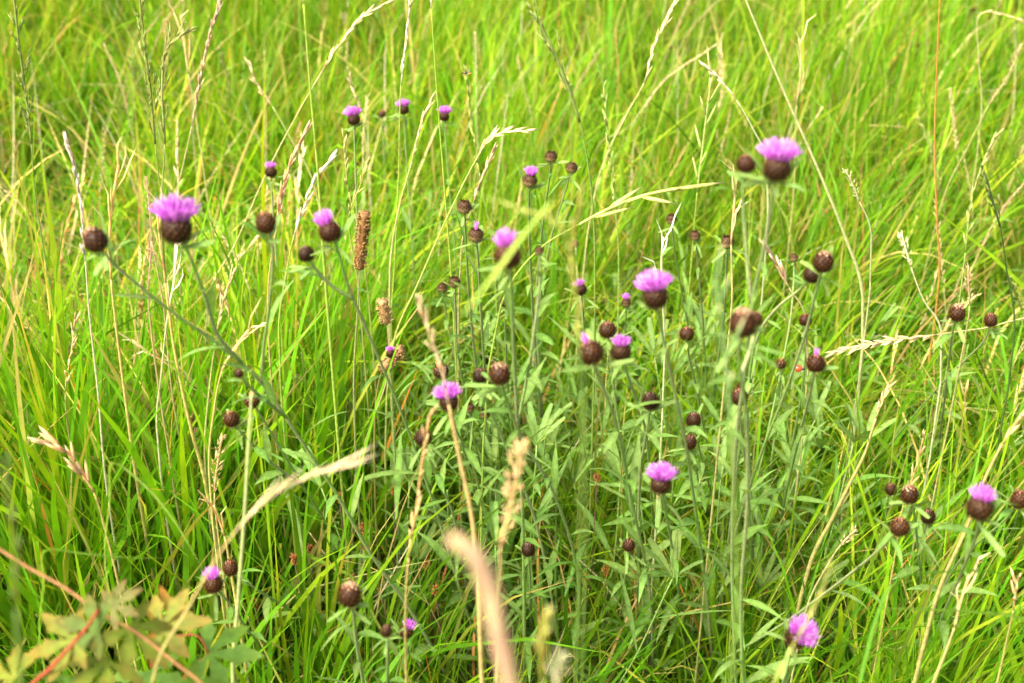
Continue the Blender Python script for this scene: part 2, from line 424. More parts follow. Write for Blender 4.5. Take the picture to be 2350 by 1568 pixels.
knapweed("knapweed with a wide open bloom crossed by the pale straw spike",
    PX(1200, 1.55), [
    (1030, 924, 44, 'full', [(1040, 970), (1090, 1080), (1130, 1250)], 0),
    (1012, 852, 38, 'old', [(1018, 900), (1060, 1020), (1110, 1180)], -12, None, "withered straw brown head"),
    (1076, 936, 28, 'net', [(1082, 980), (1110, 1090)], 0),
    (1113, 950, 25, 'net', [(1118, 990), (1150, 1200)], 0)], shoots=4)
knapweed("knapweed with a single dark head behind a thin straw stalk left of the lower centre",
    PX(1120, 1.4), [(971, 1005, 42, 'bud', [(985, 1050), (1040, 1180), (1080, 1380)], 0)], shoots=3)
knapweed("small knapweed with a violet tuft behind the drooping green grass",
    PX(1360, 1.8), [(1333, 665, 28, 'brush', [(1338, 710), (1345, 830)], -12),
    (1437, 695, 22, 'half', [(1436, 740), (1420, 860)], 0, None, "small faded pink head")], shoots=4)
knapweed("knapweed right of centre with a plain bud and a bud opening white at its tip",
    PX(1500, 1.3), [
    (1357, 810, 58, 'tip', [(1372, 860), (1410, 960), (1450, 1150), (1490, 1350)], -14),
    (1394, 758, 42, 'bud', [(1400, 810), (1410, 900), (1440, 1100)], 0)], shoots=3)
knapweed("knapweed with a curled violet bloom just behind the whitening bud",
    PX(1520, 1.5), [(1425, 808, 46, 'brush', [(1440, 860), (1480, 980), (1500, 1200)], 0),
    (1320, 560, 18, 'net', [(1325, 640), (1350, 800)], 0)], shoots=4)
knapweed("knapweed right of centre with a wide bloom on a long straight stem",
    PX(1640, 1.28), [
    (1505, 682, 58, 'full', [(1515, 740), (1540, 860), (1570, 1000), (1600, 1200), (1625, 1400)], 0)], shoots=4)
knapweed("knapweed with one round dull bud on a short curved stem below the wide bloom",
    PX(1460, 1.35), [(1493, 922, 42, 'bud', [(1488, 970), (1470, 1080), (1465, 1300)], 0)], shoots=4)
knapweed("knapweed with three small netted buds in a row, right of centre",
    PX(1640, 1.75), [
    (1541, 503, 26, 'net', [(1545, 550), (1570, 700), (1600, 850)], 0),
    (1595, 541, 26, 'net', [(1600, 590), (1612, 720), (1620, 850)], 0),
    (1670, 555, 32, 'net', [(1668, 600), (1660, 740), (1640, 900)], 0)], shoots=4, leafy=1.1)
knapweed("knapweed right of centre with a bristly bud above two half hidden dark ones",
    PX(1680, 1.6), [(1576, 767, 36, 'bud', [(1580, 810), (1600, 900), (1640, 1100)], 0),
    (1592, 965, 36, 'bud', [(1600, 1010), (1640, 1150)], 0, None, None), (1583, 1016, 34, 'bud', [(1592, 1060), (1640, 1200)], 6)], shoots=5)
knapweed("tall knapweed at upper right with a pale purple bloom beside a round bud",
    PX(1700, 1.15), [
    (1783, 388, 65, 'full', [(1775, 440), (1755, 560), (1725, 700), (1710, 850), (1690, 1000), (1680, 1300)], 8),
    (1712, 378, 46, 'bud', [(1705, 430), (1710, 540), (1722, 700)], 0, 0)], shoots=1, leafy=.7)
knapweed("knapweed right of centre with the biggest glossy brown bud on a thick green stem",
    PX(1730, 1.05), [(1705, 744, 66, 'painted_shine', [(1695, 810), (1712, 950), (1715, 1150), (1700, 1400)], 3),
    (1733, 735, 36, 'bud', [(1725, 790), (1712, 860)], 18, 0, None, 1.3)], shoots=1, leafy=.9)
knapweed("knapweed with two touching brown buds on a long stem slanting down to the left",
    PX(1640, 1.35), [
    (1889, 603, 50, 'painted_shine', [(1875, 660), (1850, 760), (1810, 880), (1740, 1060), (1680, 1250), (1650, 1400)], 5),
    (1864, 631, 43, 'bud', [(1840, 660), (1780, 710), (1740, 770), (1715, 900)], 0),
    (1822, 592, 20, 'net', [(1822, 630), (1810, 760)], 0, None, None, 1.7)], shoots=3, leafy=.8)
knapweed("knapweed carrying the bud with a lilac wisp, next to the ladybird",
    PX(1740, 1.5), [
    (1872, 835, 44, 'tip', [(1862, 890), (1840, 980), (1800, 1150), (1760, 1350)], 6),
    (1848, 735, 30, 'bud', [(1850, 790), (1840, 900), (1800, 1100)], 0),
    (1792, 836, 25, 'old', [(1795, 880), (1780, 1000)], 0)], shoots=4)
knapweed("knapweed with two overlapping dark buds on one stalk below the biggest bud",
    PX(1730, 1.4), [(1697, 912, 42, 'bud', [(1700, 970), (1715, 1100), (1725, 1300)], 0),
    (1706, 890, 32, 'bud', [(1712, 950), (1725, 1150)], 0)], shoots=4)
knapweed("knapweed low right of centre with a brush-like magenta bloom",
    PX(1590, 1.45), [(1516, 1112, 48, 'full', [(1525, 1160), (1550, 1300), (1575, 1450)], 2)], shoots=5, shoot_h=(.25, .4))
knapweed("leafy knapweed low in the middle with a dark ragged head",
    PX(1260, 1.4), [(1212, 1262, 33, 'bud', [(1216, 1310), (1230, 1450)], 0), (1095, 1222, 20, 'bud', [(1100, 1270)], 0)], shoots=5, shoot_h=(.2, .4))
knapweed("leafy knapweed low right of the middle with one small round brown bud",
    PX(1400, 1.5), [(1443, 1252, 31, 'bud', [(1438, 1300), (1420, 1420)], 4), (1332, 1110, 20, 'net', [(1335, 1150), (1350, 1280)], 0)], shoots=6, shoot_h=(.2, .4))
knapweed("knapweed at bottom right whose bloom faces the viewer behind a yellow-green grass spike",
    PX(1760, 1.15), [(1828, 1462, 52, 'full', [(1810, 1510)], 130)], shoots=3, leafy=1, shoot_h=(.2, .38))
knapweed("knapweed at right with four dark buds at different heights",
    PX(2140, 1.45), [
    (2088, 1136, 42, 'painted_shine', [(2098, 1180), (2110, 1290), (2130, 1450)], 0),
    (2045, 1124, 27, 'bud', [(2035, 1160), (2050, 1280), (2100, 1420)], 0),
    (2065, 1210, 46, 'bud', [(2030, 1250), (1960, 1310), (1800, 1430), (1650, 1530)], 6),
    (2130, 1186, 34, 'bud', [(2120, 1240), (2120, 1400)], 0)], shoots=1, leafy=.7, shoot_h=(.15, .3))
knapweed("knapweed at the right edge with a violet bloom above a bristly round head",
    PX(2120, 1.3), [
    (2248, 1166, 62, 'brush', [(2240, 1230), (2200, 1330), (2150, 1450)], 8),
    (2340, 1147, 42, 'bud', [(2310, 1190), (2200, 1290), (2130, 1440)], 0)], shoots=1, leafy=.7, shoot_h=(.15, .3))
knapweed("knapweed at far right with two buds side by side above the lying straw stalk",
    PX(2140, 1.7), [
    (2197, 720, 39, 'painted_shine', [(2185, 770), (2170, 900), (2150, 1050)], 0),
    (2274, 736, 32, 'bud', [(2260, 780), (2180, 860), (2060, 1000), (1960, 1140)], 6)], shoots=1, leafy=.7)
# the small ones far back
for x, y, w, kind, lab in [
    (812, 275, 29, 'full', "distant knapweed with the leftmost open magenta bloom of the three far ones"),
    (927, 252, 23, 'full', "distant knapweed with the middle magenta bloom touching a thin pale stalk"),
    (1020, 268, 23, 'full', "distant knapweed with the rightmost magenta bloom of the three far ones"),
    (877, 262, 18, 'old', "distant knapweed with a faded pinkish head between two magenta blooms"),
    (622, 395, 27, 'brush', "distant knapweed with a lone lilac bloom behind a slanting grass stalk at left"),
    (737, 66, 14, 'bud', "tiny far knapweed bud near the top, right one of a pair"),
    (693, 70, 11, 'bud', "tiny far knapweed bud near the top, left one of a pair"),
    (881, 30, 11, 'bud', "tiny far knapweed bud at the very top beside a curved seed head"),
    (307, 162, 13, 'bud', "blurred far knapweed bud between green grass panicles at upper left"),
    (1113, 298, 12, 'bud', "tiny dark far knapweed bud right of the magenta trio"),
    (1940, 545, 16, 'bud', "small brown knapweed bud at the foot of the long pale diagonal stalk"),
    (2003, 594, 16, 'bud', "small brown knapweed bud right of the long pale diagonal stalk"),
    (1852, 550, 17, 'bud', "small brown knapweed bud above the two touching buds"),
    (1972, 833, 22, 'net', "small knapweed bud standing alone over clover right of the ladybird"),
    (1873, 62, 12, 'bud', "tiny tan far knapweed bud near the top right"),
    (2233, 22, 13, 'bud', "tan far knapweed bud on a thick pale stem at the top right"),
    (2105, 105, 12, 'bud', "faint reddish far knapweed bud in the upper right grass")]:
    D, d = head_size(w); d = min(d * 1.12, 3.1); c = at_d(x, y, d)
    if c.z < .08: d *= (CAM.z - .1) / (CAM.z - c.z); c = at_d(x, y, d)
    knapweed(lab, (c.x + random.uniform(-.03, .03), c.y + .02, 0), [(x, y, w, kind, [(x + 2, y + w * 2)], random.uniform(-8, 8), None, None, d)],
             shoots=1, leafy=.8, shoot_h=(.12, .2), group='small knapweeds farther back in the meadow')

# ------------------------------------------------------------------ grass stalks with seed heads
STRAW = (0.76, 0.54, 0.19); PALE = (0.80, 0.68, 0.34); WHITE = (0.84, 0.78, 0.54); PINKS = (0.62, 0.36, 0.26); GOLD = (0.58, 0.38, 0.10)
GRN = (0.20, 0.33, 0.045); LIME = (0.36, 0.50, 0.07); ORNG = (0.60, 0.27, 0.06); OLIVE = (0.14, 0.24, 0.04); DGRN = (0.05, 0.11, 0.02)
def seed_head(mb, pts, style, col, w):
    """pts from the tip down, w = full width of the head in metres"""
    L = sum((pts[i + 1] - pts[i]).length for i in range(len(pts) - 1)); n = len(pts)
    def at(t):
        s = t * (n - 1); i = min(int(s), n - 2); return pts[i] + (pts[i + 1] - pts[i]) * (s - i), (pts[i] - pts[i + 1]).normalized()
    tube(mb, pts, w * (.30 if style == 'rod' else .05) + .0003, col, 6)
    if style == 'spike':            # spikelets pressed alternately to the axis
        k = max(6, int(L / (w * .9)))
        for i in range(k):
            p, d = at((i + .3) / k); u, v = perp(d); s = 1 if i % 2 else -1
            for q in range(2):
                o = (u * s + v * random.uniform(-.6, .6))
                spindle(mb, p, d + o * random.uniform(.18, .38), w * random.uniform(1.6, 2.6), w * .5, jit(col, .25), jit(mixc(col, WHITE, .5), .1))
    elif style == 'rye':            # looser slim spikelets
        k = max(6, int(L / (w * 1.1)))
        for i in range(k):
            p, d = at((i + .3) / k); u, v = perp(d); s = 1 if i % 2 else -1
            spindle(mb, p, d + u * s * random.uniform(.2, .5) + v * random.uniform(-.3, .3), w * random.uniform(1.5, 2.6), w * .5, jit(col, .25), jit(mixc(col, WHITE, .35), .1))
    elif style == 'panicle':        # branches carrying spikelets
        k = max(6, int(L / .009))
        for i in range(k):
            f = (i + .3) / k; p, d = at(f); u, v = perp(d); a = random.random() * 6.28
            o = u * math.cos(a) + v * math.sin(a); bl = w * (.5 + 1.2 * f) * random.uniform(.5, 1.4)
            dd = (d + o * random.uniform(.15, .5)).normalized(); e = p + dd * bl
            tube(mb, [p, (p + e) / 2 + o * .001, e], .00032, col, 3)
            for q in range(5):
                spindle(mb, p + dd * bl * random.uniform(.2, 1), dd + Vector((random.uniform(-.3, .3), random.uniform(-.3, .3), random.uniform(-.1, .3))), random.uniform(.007, .012), .0026, jit(mixc(col, (.42, .46, .12), random.random() * .7), .3))
    elif style == 'oat':            # few long pointed spikelets flaring out
        k = max(5, int(L / .016))
        for i in range(k):
            p, d = at((i + .3) / k); u, v = perp(d); a = random.random() * 6.28
            o = u * math.cos(a) + v * math.sin(a)
            spindle(mb, p, d + o * random.uniform(.15, .55), random.uniform(.018, .034) * (w / .012), .0036 * (w / .012), jit(col, .2), jit(PALE, .1))
    elif style == 'plume':          # dense soft head
        k = int(L / .0011)
        for i in range(k):
            f = (i + .5) / k; p, d = at(f); u, v = perp(d); a = random.random() * 6.28
            o = u * math.cos(a) + v * math.sin(a); env = math.sin(math.pi * min(1, f * .9 + .08)) ** .6 * random.choice((1, 1, .6))
            lump = 1 + .25 * math.sin(f * 30)
            spindle(mb, p + o * w * .22 * env * lump, d * 1.1 + o * .8, w * .36 * env + .002, w * .12, jit(mixc(col, PALE, random.random() * .4), .25))
    elif style == 'flare':          # long pale sheaths and spikelets splaying out
        k = max(4, int(L / .017))
        for i in range(k):
            p, d = at((i + .4) / k); u, v = perp(d); a = random.random() * 6.28
            dd = (d + (u * math.cos(a) + v * math.sin(a)) * random.uniform(.12, .5)).normalized(); l2 = random.uniform(.028, .055)
            q = [p, p + dd * l2 * .35, p + (dd * .8 + d * .25).normalized() * l2 * .7, p + (dd * 1.1 + v * random.uniform(-.3, .3)).normalized() * l2]
            c = jit(col, .2); ribbon(mb, q, [.0012, .0036, .0028, .0004], u, [c, c, mixc(c, WHITE, .3), mixc(c, WHITE, .5)], fold=.6)
    elif style == 'strands':        # long thin bracts folded together, splaying a little
        k = max(8, int(L / .012))
        for i in range(k):
            p, d = at((i + .5) / k); u, v = perp(d); a = random.random() * 6.28
            spindle(mb, p, d + (u * math.cos(a) + v * math.sin(a)) * random.uniform(.03, .22), random.uniform(.026, .048), random.uniform(.0018, .003), jit(col, .15), jit(WHITE, .1), flat=.4)
    elif style == 'velvet':         # smooth dense soft head
        tube(mb, pts, [w * .36 * math.sin(math.pi * min(1, .12 + .8 * i / n)) ** .5 for i in range(n)], [mixc(col, (.74, .56, .30), .5 + .5 * math.sin(i / n * 16 + 1)) for i in range(n)], 8)
        k = int(L / .00035)
        for i in range(k):
            f = (i + .5) / k; p, d = at(f); u, v = perp(d); a = random.random() * 6.28
            o = u * math.cos(a) + v * math.sin(a); env = math.sin(math.pi * min(1, f * .8 + .1)) ** .5
            c = mixc(col, (.74, .56, .30), .5 + .5 * math.sin(f * 16 + 1))
            spindle(mb, p + o * w * .30 * env * (1 + .22 * math.sin(f * 21)), d * 2.2 + o * .4, w * .22, w * .09, jit(c, .15))
    elif style == 'rod':            # plantain cylinder of granules
        k = int(L / .00025)
        for i in range(k):
            f = (i + .5) / k; p, d = at(f); u, v = perp(d); a = random.random() * 6.28
            o = u * math.cos(a) + v * math.sin(a); env = min(1, f * 9 + .35)
            spindle(mb, p + o * w * .3 * env, o + d * random.uniform(.2, 1.2), w * random.uniform(.15, .30), w * .13, jit(col, .6), jit(mixc(col, PALE, .4), .4))
def stalk(label, px, d, style, hw, col, hfrac=None, stemc=None, r=.0009, head_n=None, name='seed_stalk', cat='grass stalk', group='seeding grass stalks', lean=0.0, base=None, hname='seed_head'):
    """px from tip to the lowest way-point; the first head_n way-points carry the seed head (0 = bare); d = distance at the tip"""
    p0 = at_d(px[0][0], px[0][1], d); Y0 = p0.y
    # keep the lowest way-point above ground
    Yl = Y0 + lean; low = at_Y(px[-1][0], px[-1][1], Yl)
    if low.z < .05:
        rr = ray(*px[-1]); Yl = rr.y * (CAM.z - .06) / -rr.z; low = at_Y(px[-1][0], px[-1][1], Yl)
    n = len(px); pts = []
    seg = [0]
    for a, b in zip(px[:-1], px[1:]): seg.append(seg[-1] + math.hypot(b[0] - a[0], b[1] - a[1]))
    for p, s in zip(px, seg): pts.append(at_Y(p[0], p[1], Y0 + (Yl - Y0) * s / seg[-1]))
    sl = (pts[-1] - pts[-2]); k = min(1.0, low.z / max(abs(sl.z), .02)) if sl.z < 0 else .3
    bp = Vector((low.x + max(-.12, min(.12, sl.x * k * .8)), low.y + max(-.1, min(.1, sl.y * k * .8)), 0)) if base is None else Vector(base)
    root = thing(name, label, cat, bp, group); r *= 1.35; hw *= 1.45
    nh = head_n if head_n is not None else 0
    full = smooth_path(pts + [bp], 5)
    loc = [p - bp for p in full]
    mb = MB(); m = len(loc); sc = stemc or mixc(col, GRN, .35)
    i0 = max(0, nh * 5 - 5 if nh else 0)
    st = loc[i0:]
    tube(mb, st, [r * (.55 + .75 * i / len(st)) for i in range(len(st))], [mixc(sc, GRN, .35 * i / len(st)) for i in range(len(st))], 5)
    link('stem', mb.mesh('stem', M_STRAW), root)
    if nh:
        hb = MB(); seed_head(hb, loc[:i0 + 1], style, col, hw); link(hname, hb.mesh(hname, M_STRAW), root)
    return root
S = stalk
S("tall pinkish straw seed head rising behind the largest bloom", [(505, 5), (482, 80), (462, 170), (440, 290), (418, 390), (400, 470)], 1.75, 'spike', .006, (.66, .46, .30), head_n=4)
S("arched pale seed head at the top left of centre on a long slanting stem", [(882, 10), (830, 40), (785, 95), (738, 165), (620, 380), (540, 560), (480, 680)], 1.7, 'spike', .0055, PALE, head_n=4)
S("slender upright pale seed head touching the middle far bloom", [(940, 15), (930, 110), (920, 195), (915, 400), (905, 620), (898, 740)], 1.6, 'spike', .005, WHITE, head_n=3, stemc=LIME)
S("long bare yellow-green stalk right of the far blooms", [(985, -60), (990, 20), (1002, 200), (1020, 430), (1040, 700)], 1.5, 'spike', .005, WHITE, head_n=2, stemc=LIME)
S("long bare yellow stalk ending above the bloom that tilts left", [(690, -70), (697, 10), (712, 200), (730, 400), (745, 620)], 1.3, 'spike', .005, PALE, head_n=2, stemc=LIME, r=.0011)
S("drooping dense green panicle near the top centre", [(1225, 30), (1262, 100), (1300, 190), (1330, 280), (1350, 380), (1365, 560)], 1.45, 'panicle', .020, (.24, .33, .07), head_n=4)
S("feathery pale seed head leaning right at the top", [(1552, 0), (1528, 50), (1500, 110), (1478, 190), (1440, 260), (1370, 420)], 1.8, 'spike', .006, PALE, head_n=4)
S("long bare pale stalk crossing the upper right diagonally", [(1695, -40), (1790, 190), (1880, 395), (1940, 545), (1980, 680)], 1.5, 'spike', .004, PALE, head_n=0, stemc=(.6, .6, .28), r=.0014)
S("small whitish seed head bent left above the pale bloom at upper right", [(1620, 152), (1650, 180), (1690, 230), (1730, 300), (1760, 370)], 1.7, 'spike', .005, WHITE, head_n=3)
S("whitish seed head standing behind the far left bud", [(155, 330), (175, 400), (188, 500), (196, 600), (205, 720), (225, 900), (245, 1120)], 1.35, 'spike', .0055, (.78, .68, .55), head_n=4)
S("flaring golden straw head just right of the far left bud", [(272, 380), (262, 440), (252, 530), (255, 640), (268, 760), (290, 930), (312, 1090)], 1.4, 'flare', .014, (.78, .56, .22), head_n=4, r=.0014)
S("narrow tan seed head left of the largest bloom", [(335, 405), (342, 470), (350, 560), (375, 700), (395, 900), (430, 1100)], 1.5, 'plume', .006, (.6, .42, .24), head_n=3)
S("broad straw coloured dry stalk under the largest bloom", [(360, 480), (368, 560), (380, 650), (400, 800), (440, 990), (470, 1100)], 1.4, 'flare', .011, STRAW, head_n=3, r=.0016)
S("short tan plantain-like spike beside the broad straw stalk", [(348, 560), (345, 600), (340, 668), (352, 800)], 1.45, 'plume', .008, (.62, .40, .24), head_n=3)
S("white flaring straw head below the largest bloom", [(403, 560), (400, 640), (385, 720), (370, 860), (360, 980)], 1.45, 'flare', .010, WHITE, head_n=3)
S("reddish straw seed head leaning right above the plain bud at left", [(697, 310), (665, 380), (645, 450), (635, 520), (615, 680)], 1.5, 'spike', .007, (.66, .42, .22), head_n=4)
S("pale curved seed head left of the tilted bloom", [(755, 372), (725, 410), (700, 470), (675, 540), (655, 640), (640, 760)], 1.45, 'spike', .007, WHITE, head_n=4, stemc=LIME)
S("tall green panicle at the top left, left one of the pair", [(318, -30), (330, 90), (345, 210), (356, 330), (372, 480), (380, 640)], 1.5, 'panicle', .016, (.26, .32, .06), head_n=4)
S("tall green panicle at the top left, right one of the pair", [(432, 70), (385, 110), (372, 200), (378, 330), (372, 450), (375, 600)], 1.5, 'panicle', .014, (.32, .36, .10), head_n=4)
S("green panicle near the top left corner", [(30, -20), (45, 110), (62, 240), (72, 330), (85, 480)], 1.6, 'panicle', .014, (.24, .30, .07), head_n=4)
S("bent pale seed head in the upper left grass", [(575, 155), (590, 195), (625, 245), (665, 315), (720, 420)], 2.0, 'spike', .006, PALE, head_n=3)
S("short pale seed head arched left of the drooping panicle", [(990, 230), (965, 290), (945, 370), (915, 480), (895, 620)], 1.6, 'spike', .0055, PALE, head_n=3)
S("seed head arched sharply to the right above the centre", [(1210, 300), (1165, 302), (1125, 318), (1095, 362), (1035, 480), (960, 650), (900, 800)], 1.55, 'spike', .0055, PALE, head_n=4, stemc=(.5, .55, .15))
S("small pink straw head left of the netted bud with purple tip", [(1130, 350), (1110, 400), (1085, 470), (1060, 560)], 1.6, 'spike', .006, (.62, .44, .24), head_n=3)
S("yellow-green branched panicle spreading to the right of centre", [(1560, 432), (1480, 448), (1400, 478), (1330, 515), (1240, 570), (1150, 700)], 1.45, 'oat', .016, (.50, .58, .14), head_n=4, stemc=LIME)
ARCH = S("arched green stalk close to the lens whose broad lime leaf crosses the central bloom", [(1150, 465), (1225, 490), (1285, 520), (1312, 580), (1322, 700), (1330, 800), (1335, 1000)], .75, 'rye', .0035, (.42, .46, .07), head_n=6, stemc=OLIVE, r=.0006)
ab = ARCH.location.copy(); mb = MB()
lpts = smooth_path([at_d(x, y, d) - ab for x, y, d in [(1262, 462, .745), (1235, 495, .74), (1200, 535, .73), (1130, 632, .72), (1060, 722, .71)]], 4)
ribbon(mb, lpts, [.0014 + .0036 * math.sin(math.pi * min(1, .1 + .87 * i / (len(lpts) - 1))) for i in range(len(lpts))], Vector((.8, -.1, .6)), (.30, .42, .06), fold=.3)
link('leaf', mb.mesh('leaf', M_LEAF), ARCH)
S("blurred olive green seed head hanging over the small violet tuft", [(1335, 440), (1320, 520), (1312, 600), (1325, 700), (1330, 790), (1345, 1000)], .78, 'rye', .004, (.38, .36, .05), head_n=5, stemc=OLIVE, r=.0005)
S("pale straw spike leaning left over the bloom at the centre", [(958, 690), (985, 765), (1012, 845), (1030, 930), (1050, 1030), (1085, 1200), (1100, 1400)], .95, 'rye', .0045, (.80, .62, .36), head_n=4, r=.0013, stemc=(.7, .5, .2))
S("large arching straw coloured grass head sweeping across the lower left", [(775, 1072), (735, 1086), (680, 1108), (600, 1160), (540, 1220), (480, 1310), (430, 1400), (350, 1568)], .85, 'strands', .0038, (.82, .68, .38), head_n=5, r=.0008, stemc=(.56, .46, .16))
S("fat pinkish seed head close to the lens at the bottom centre, very blurred", [(1035, 1235), (1085, 1270), (1125, 1360), (1145, 1460), (1170, 1568), (1180, 1700)], .45, 'velvet', .0060, (.66, .43, .27), head_n=6, r=.001)
S("blurred tan seed head standing behind the fat pinkish one", [(1195, 1020), (1190, 1070), (1175, 1150), (1150, 1250), (1148, 1330), (1140, 1500)], .85, 'plume', .011, (.72, .50, .22), head_n=4)
S("golden straw seed head left of the blurred tan one", [(985, 955), (968, 1060), (955, 1170), (938, 1280), (930, 1450)], 1.05, 'rye', .006, (.70, .47, .18), head_n=4)
S("yellow-green grass spike crossing the bloom at the bottom right", [(1905, 1300), (1885, 1360), (1850, 1430), (1800, 1520), (1750, 1640)], .8, 'rye', .0028, (.50, .52, .12), head_n=4, r=.0012, stemc=(.42, .5, .09))
S("wide blurred green seed head left of the biggest glossy bud", [(1640, 640), (1652, 720), (1665, 830), (1675, 960), (1685, 1150), (1690, 1400)], .75, 'oat', .010, (.26, .42, .13), head_n=4, stemc=GRN, r=.0007)
S("straw stalk lying almost flat at right with its seed head pointing left", [(1915, 808), (1990, 792), (2060, 780), (2150, 768), (2250, 755), (2400, 742)], 1.55, 'spike', .006, (.66, .52, .25), head_n=4, lean=.1)
S("small white woolly seed head at right", [(2068, 535), (2078, 570), (2090, 612), (2120, 690), (2160, 760)], 1.5, 'plume', .009, WHITE, head_n=3)
S("pale seed head right of the pale bloom, bent left", [(1940, 390), (1955, 420), (1972, 462), (2000, 540)], 1.6, 'plume', .008, (.66, .60, .36), head_n=3)
S("tall thin orange stem with a red leaf sheath at right", [(2158, -30), (2150, 150), (2145, 330), (2150, 500), (2155, 640)], 1.7, 'spike', .006, (.7, .5, .28), head_n=0, stemc=ORNG, r=.0011)
S("yellow-green narrow panicle at the right, above the right-hand bud pair", [(2282, 315), (2250, 390), (2228, 470), (2215, 580), (2200, 700)], 1.5, 'rye', .006, (.42, .50, .13), head_n=4)
S("dark green slim panicle near the right edge", [(2262, 400), (2280, 470), (2295, 520), (2310, 620), (2328, 760)], 1.45, 'panicle', .012, DGRN, head_n=3, stemc=DGRN)
S("tan plume leaning right at the upper right corner", [(2345, 100), (2310, 180), (2270, 240), (2220, 340), (2170, 440)], 2.0, 'plume', .007, (.58, .46, .22), head_n=3)
S("small tan plume left of the right-hand bud pair", [(2222, 610), (2222, 650), (2225, 700), (2210, 800)], 1.5, 'plume', .008, (.60, .46, .24), head_n=3)
S("yellow-green panicle with slim upright branches right of the panicle cluster", [(1632, 180), (1622, 260), (1612, 340), (1600, 440), (1590, 560)], 1.75, 'oat', .012, (.46, .54, .16), head_n=4, stemc=LIME)
S("pink straw seed head in the upper right grass", [(1835, 90), (1838, 160), (1828, 240), (1825, 350), (1820, 460)], 2.0, 'flare', .010, (.70, .52, .26), head_n=3)
S("straw coloured fallen stalk twisting down at the right", [(2038, 890), (2010, 960), (1985, 1040), (1950, 1110), (1910, 1190), (1860, 1290)], 1.45, 'rye', .005, (.74, .54, .24), head_n=2, r=.0017)
S("straw seed stalk leaning right at the right edge", [(2345, 955), (2300, 1020), (2260, 1100), (2215, 1220), (2160, 1340), (2120, 1480)], 1.2, 'rye', .005, (.72, .52, .22), head_n=2, r=.0015)
S("thin dry straw head between knapweed stems at right", [(1765, 580), (1790, 620), (1810, 660), (1850, 730)], 1.5, 'spike', .008, (.66, .48, .28), head_n=3)
S("upright cream seed head right of the pale bloom's bud, half hidden", [(1690, 410), (1684, 480), (1678, 560), (1680, 680), (1670, 800)], 1.35, 'flare', .009, (.76, .58, .28), head_n=3)
S("bright pale seed head behind the wide bloom right of centre", [(1522, 545), (1518, 600), (1520, 680), (1525, 820)], 1.45, 'flare', .009, WHITE, head_n=3)
S("tan ragged panicle in the left grass bending left", [(122, 1020), (150, 1035), (185, 1085), (215, 1130), (245, 1230), (270, 1330)], 1.25, 'spike', .008, (.66, .43, .18), head_n=4)
S("bunched straw head between the two lower left stems", [(575, 752), (545, 790), (510, 850), (490, 950), (480, 1080)], 1.35, 'flare', .012, (.76, .58, .24), head_n=3)
S("straw seed head at left below the small brown bud", [(535, 630), (510, 700), (495, 780), (480, 900), (470, 1050)], 1.5, 'rye', .006, (.74, .60, .30), head_n=3)
S("tan seed head rising in the left grass below the far left bud", [(172, 730), (165, 800), (150, 900), (160, 1010)], 1.55, 'rye', .006, (.68, .52, .24), head_n=3)
S("broken straw stalk at lower left with flaring tip", [(490, 1160), (515, 1230), (530, 1310), (545, 1400)], 1.4, 'flare', .012, (.72, .48, .18), head_n=2, r=.0014)
S("tiny pale seed head at the lower left beside dark stems", [(510, 1000), (500, 1060), (492, 1130), (505, 1260)], 1.4, 'plume', .009, (.66, .46, .22), head_n=3)
S("dark green blurred stalk close to the lens at the lower left edge", [(10, 1080), (28, 1190), (40, 1300), (38, 1400), (48, 1560), (50, 1700)], .6, 'rye', .0045, (.16, .20, .03), head_n=4, stemc=OLIVE, r=.0013)
S("yellow blurred grass head at the bottom centre, right of the fat pinkish one", [(1245, 1420), (1243, 1480), (1245, 1560), (1250, 1650)], .65, 'rye', .006, (.46, .46, .08), head_n=3)
S("cream blurred grass tip at the bottom edge right of centre", [(1290, 1500), (1280, 1540), (1275, 1580), (1275, 1680)], .65, 'plume', .008, (.60, .60, .35), head_n=3)
S("long greenish straw stem running straight up beside the lower left bloom", [(578, 900), (572, 1000), (560, 1200), (545, 1400), (535, 1568)], 1.05, 'rye', .004, PALE, head_n=0, stemc=(.50, .56, .22), r=.0013)
S("straw head in the lower right grass with forked tip", [(2225, 1320), (2205, 1380), (2190, 1440), (2165, 1510), (2130, 1600)], 1.2, 'flare', .012, (.76, .60, .26), head_n=3, r=.0014)
S("thin straw stem and small head at the bottom right corner", [(2335, 1330), (2325, 1400), (2310, 1470), (2290, 1560)], 1.3, 'rye', .006, (.66, .48, .2), head_n=2)
S("golden narrow seed head leaning over the right-hand grass", [(2120, 1000), (2100, 1080), (2075, 1150), (2050, 1300)], 1.4, 'rye', .006, (.62, .46, .16), head_n=3)
S("straw tip rising left of the bottom right bloom", [(1965, 1215), (1930, 1250), (1880, 1330), (1850, 1400)], 1.4, 'plume', .008, (.68, .52, .28), head_n=2)
S("thin pale stalk with reddish tip behind the round bud pair at the centre", [(790, 315), (792, 370), (800, 440), (830, 560)], 1.7, 'rye', .006, (.60, .56, .18), head_n=3)
S("yellowish narrow head between the tilted bloom and the centre", [(845, 375), (825, 430), (800, 500), (820, 640)], 1.65, 'rye', .006, (.50, .50, .14), head_n=3)
S("green fine panicle above the netted buds", [(1070, 165), (1078, 240), (1090, 320), (1105, 430), (1130, 560)], 1.8, 'rye', .006, (.42, .50, .10), head_n=4)
S("slim green panicle right of the drooping one", [(1385, 200), (1392, 280), (1402, 380), (1412, 480), (1420, 600)], 1.7, 'rye', .006, (.42, .54, .12), head_n=4)
S("bare pinkish curved stem in the upper right corner", [(2420, 100), (2340, 45), (2250, 32), (2245, 120), (2252, 260)], 2.2, 'rye', .005, PALE, head_n=3)
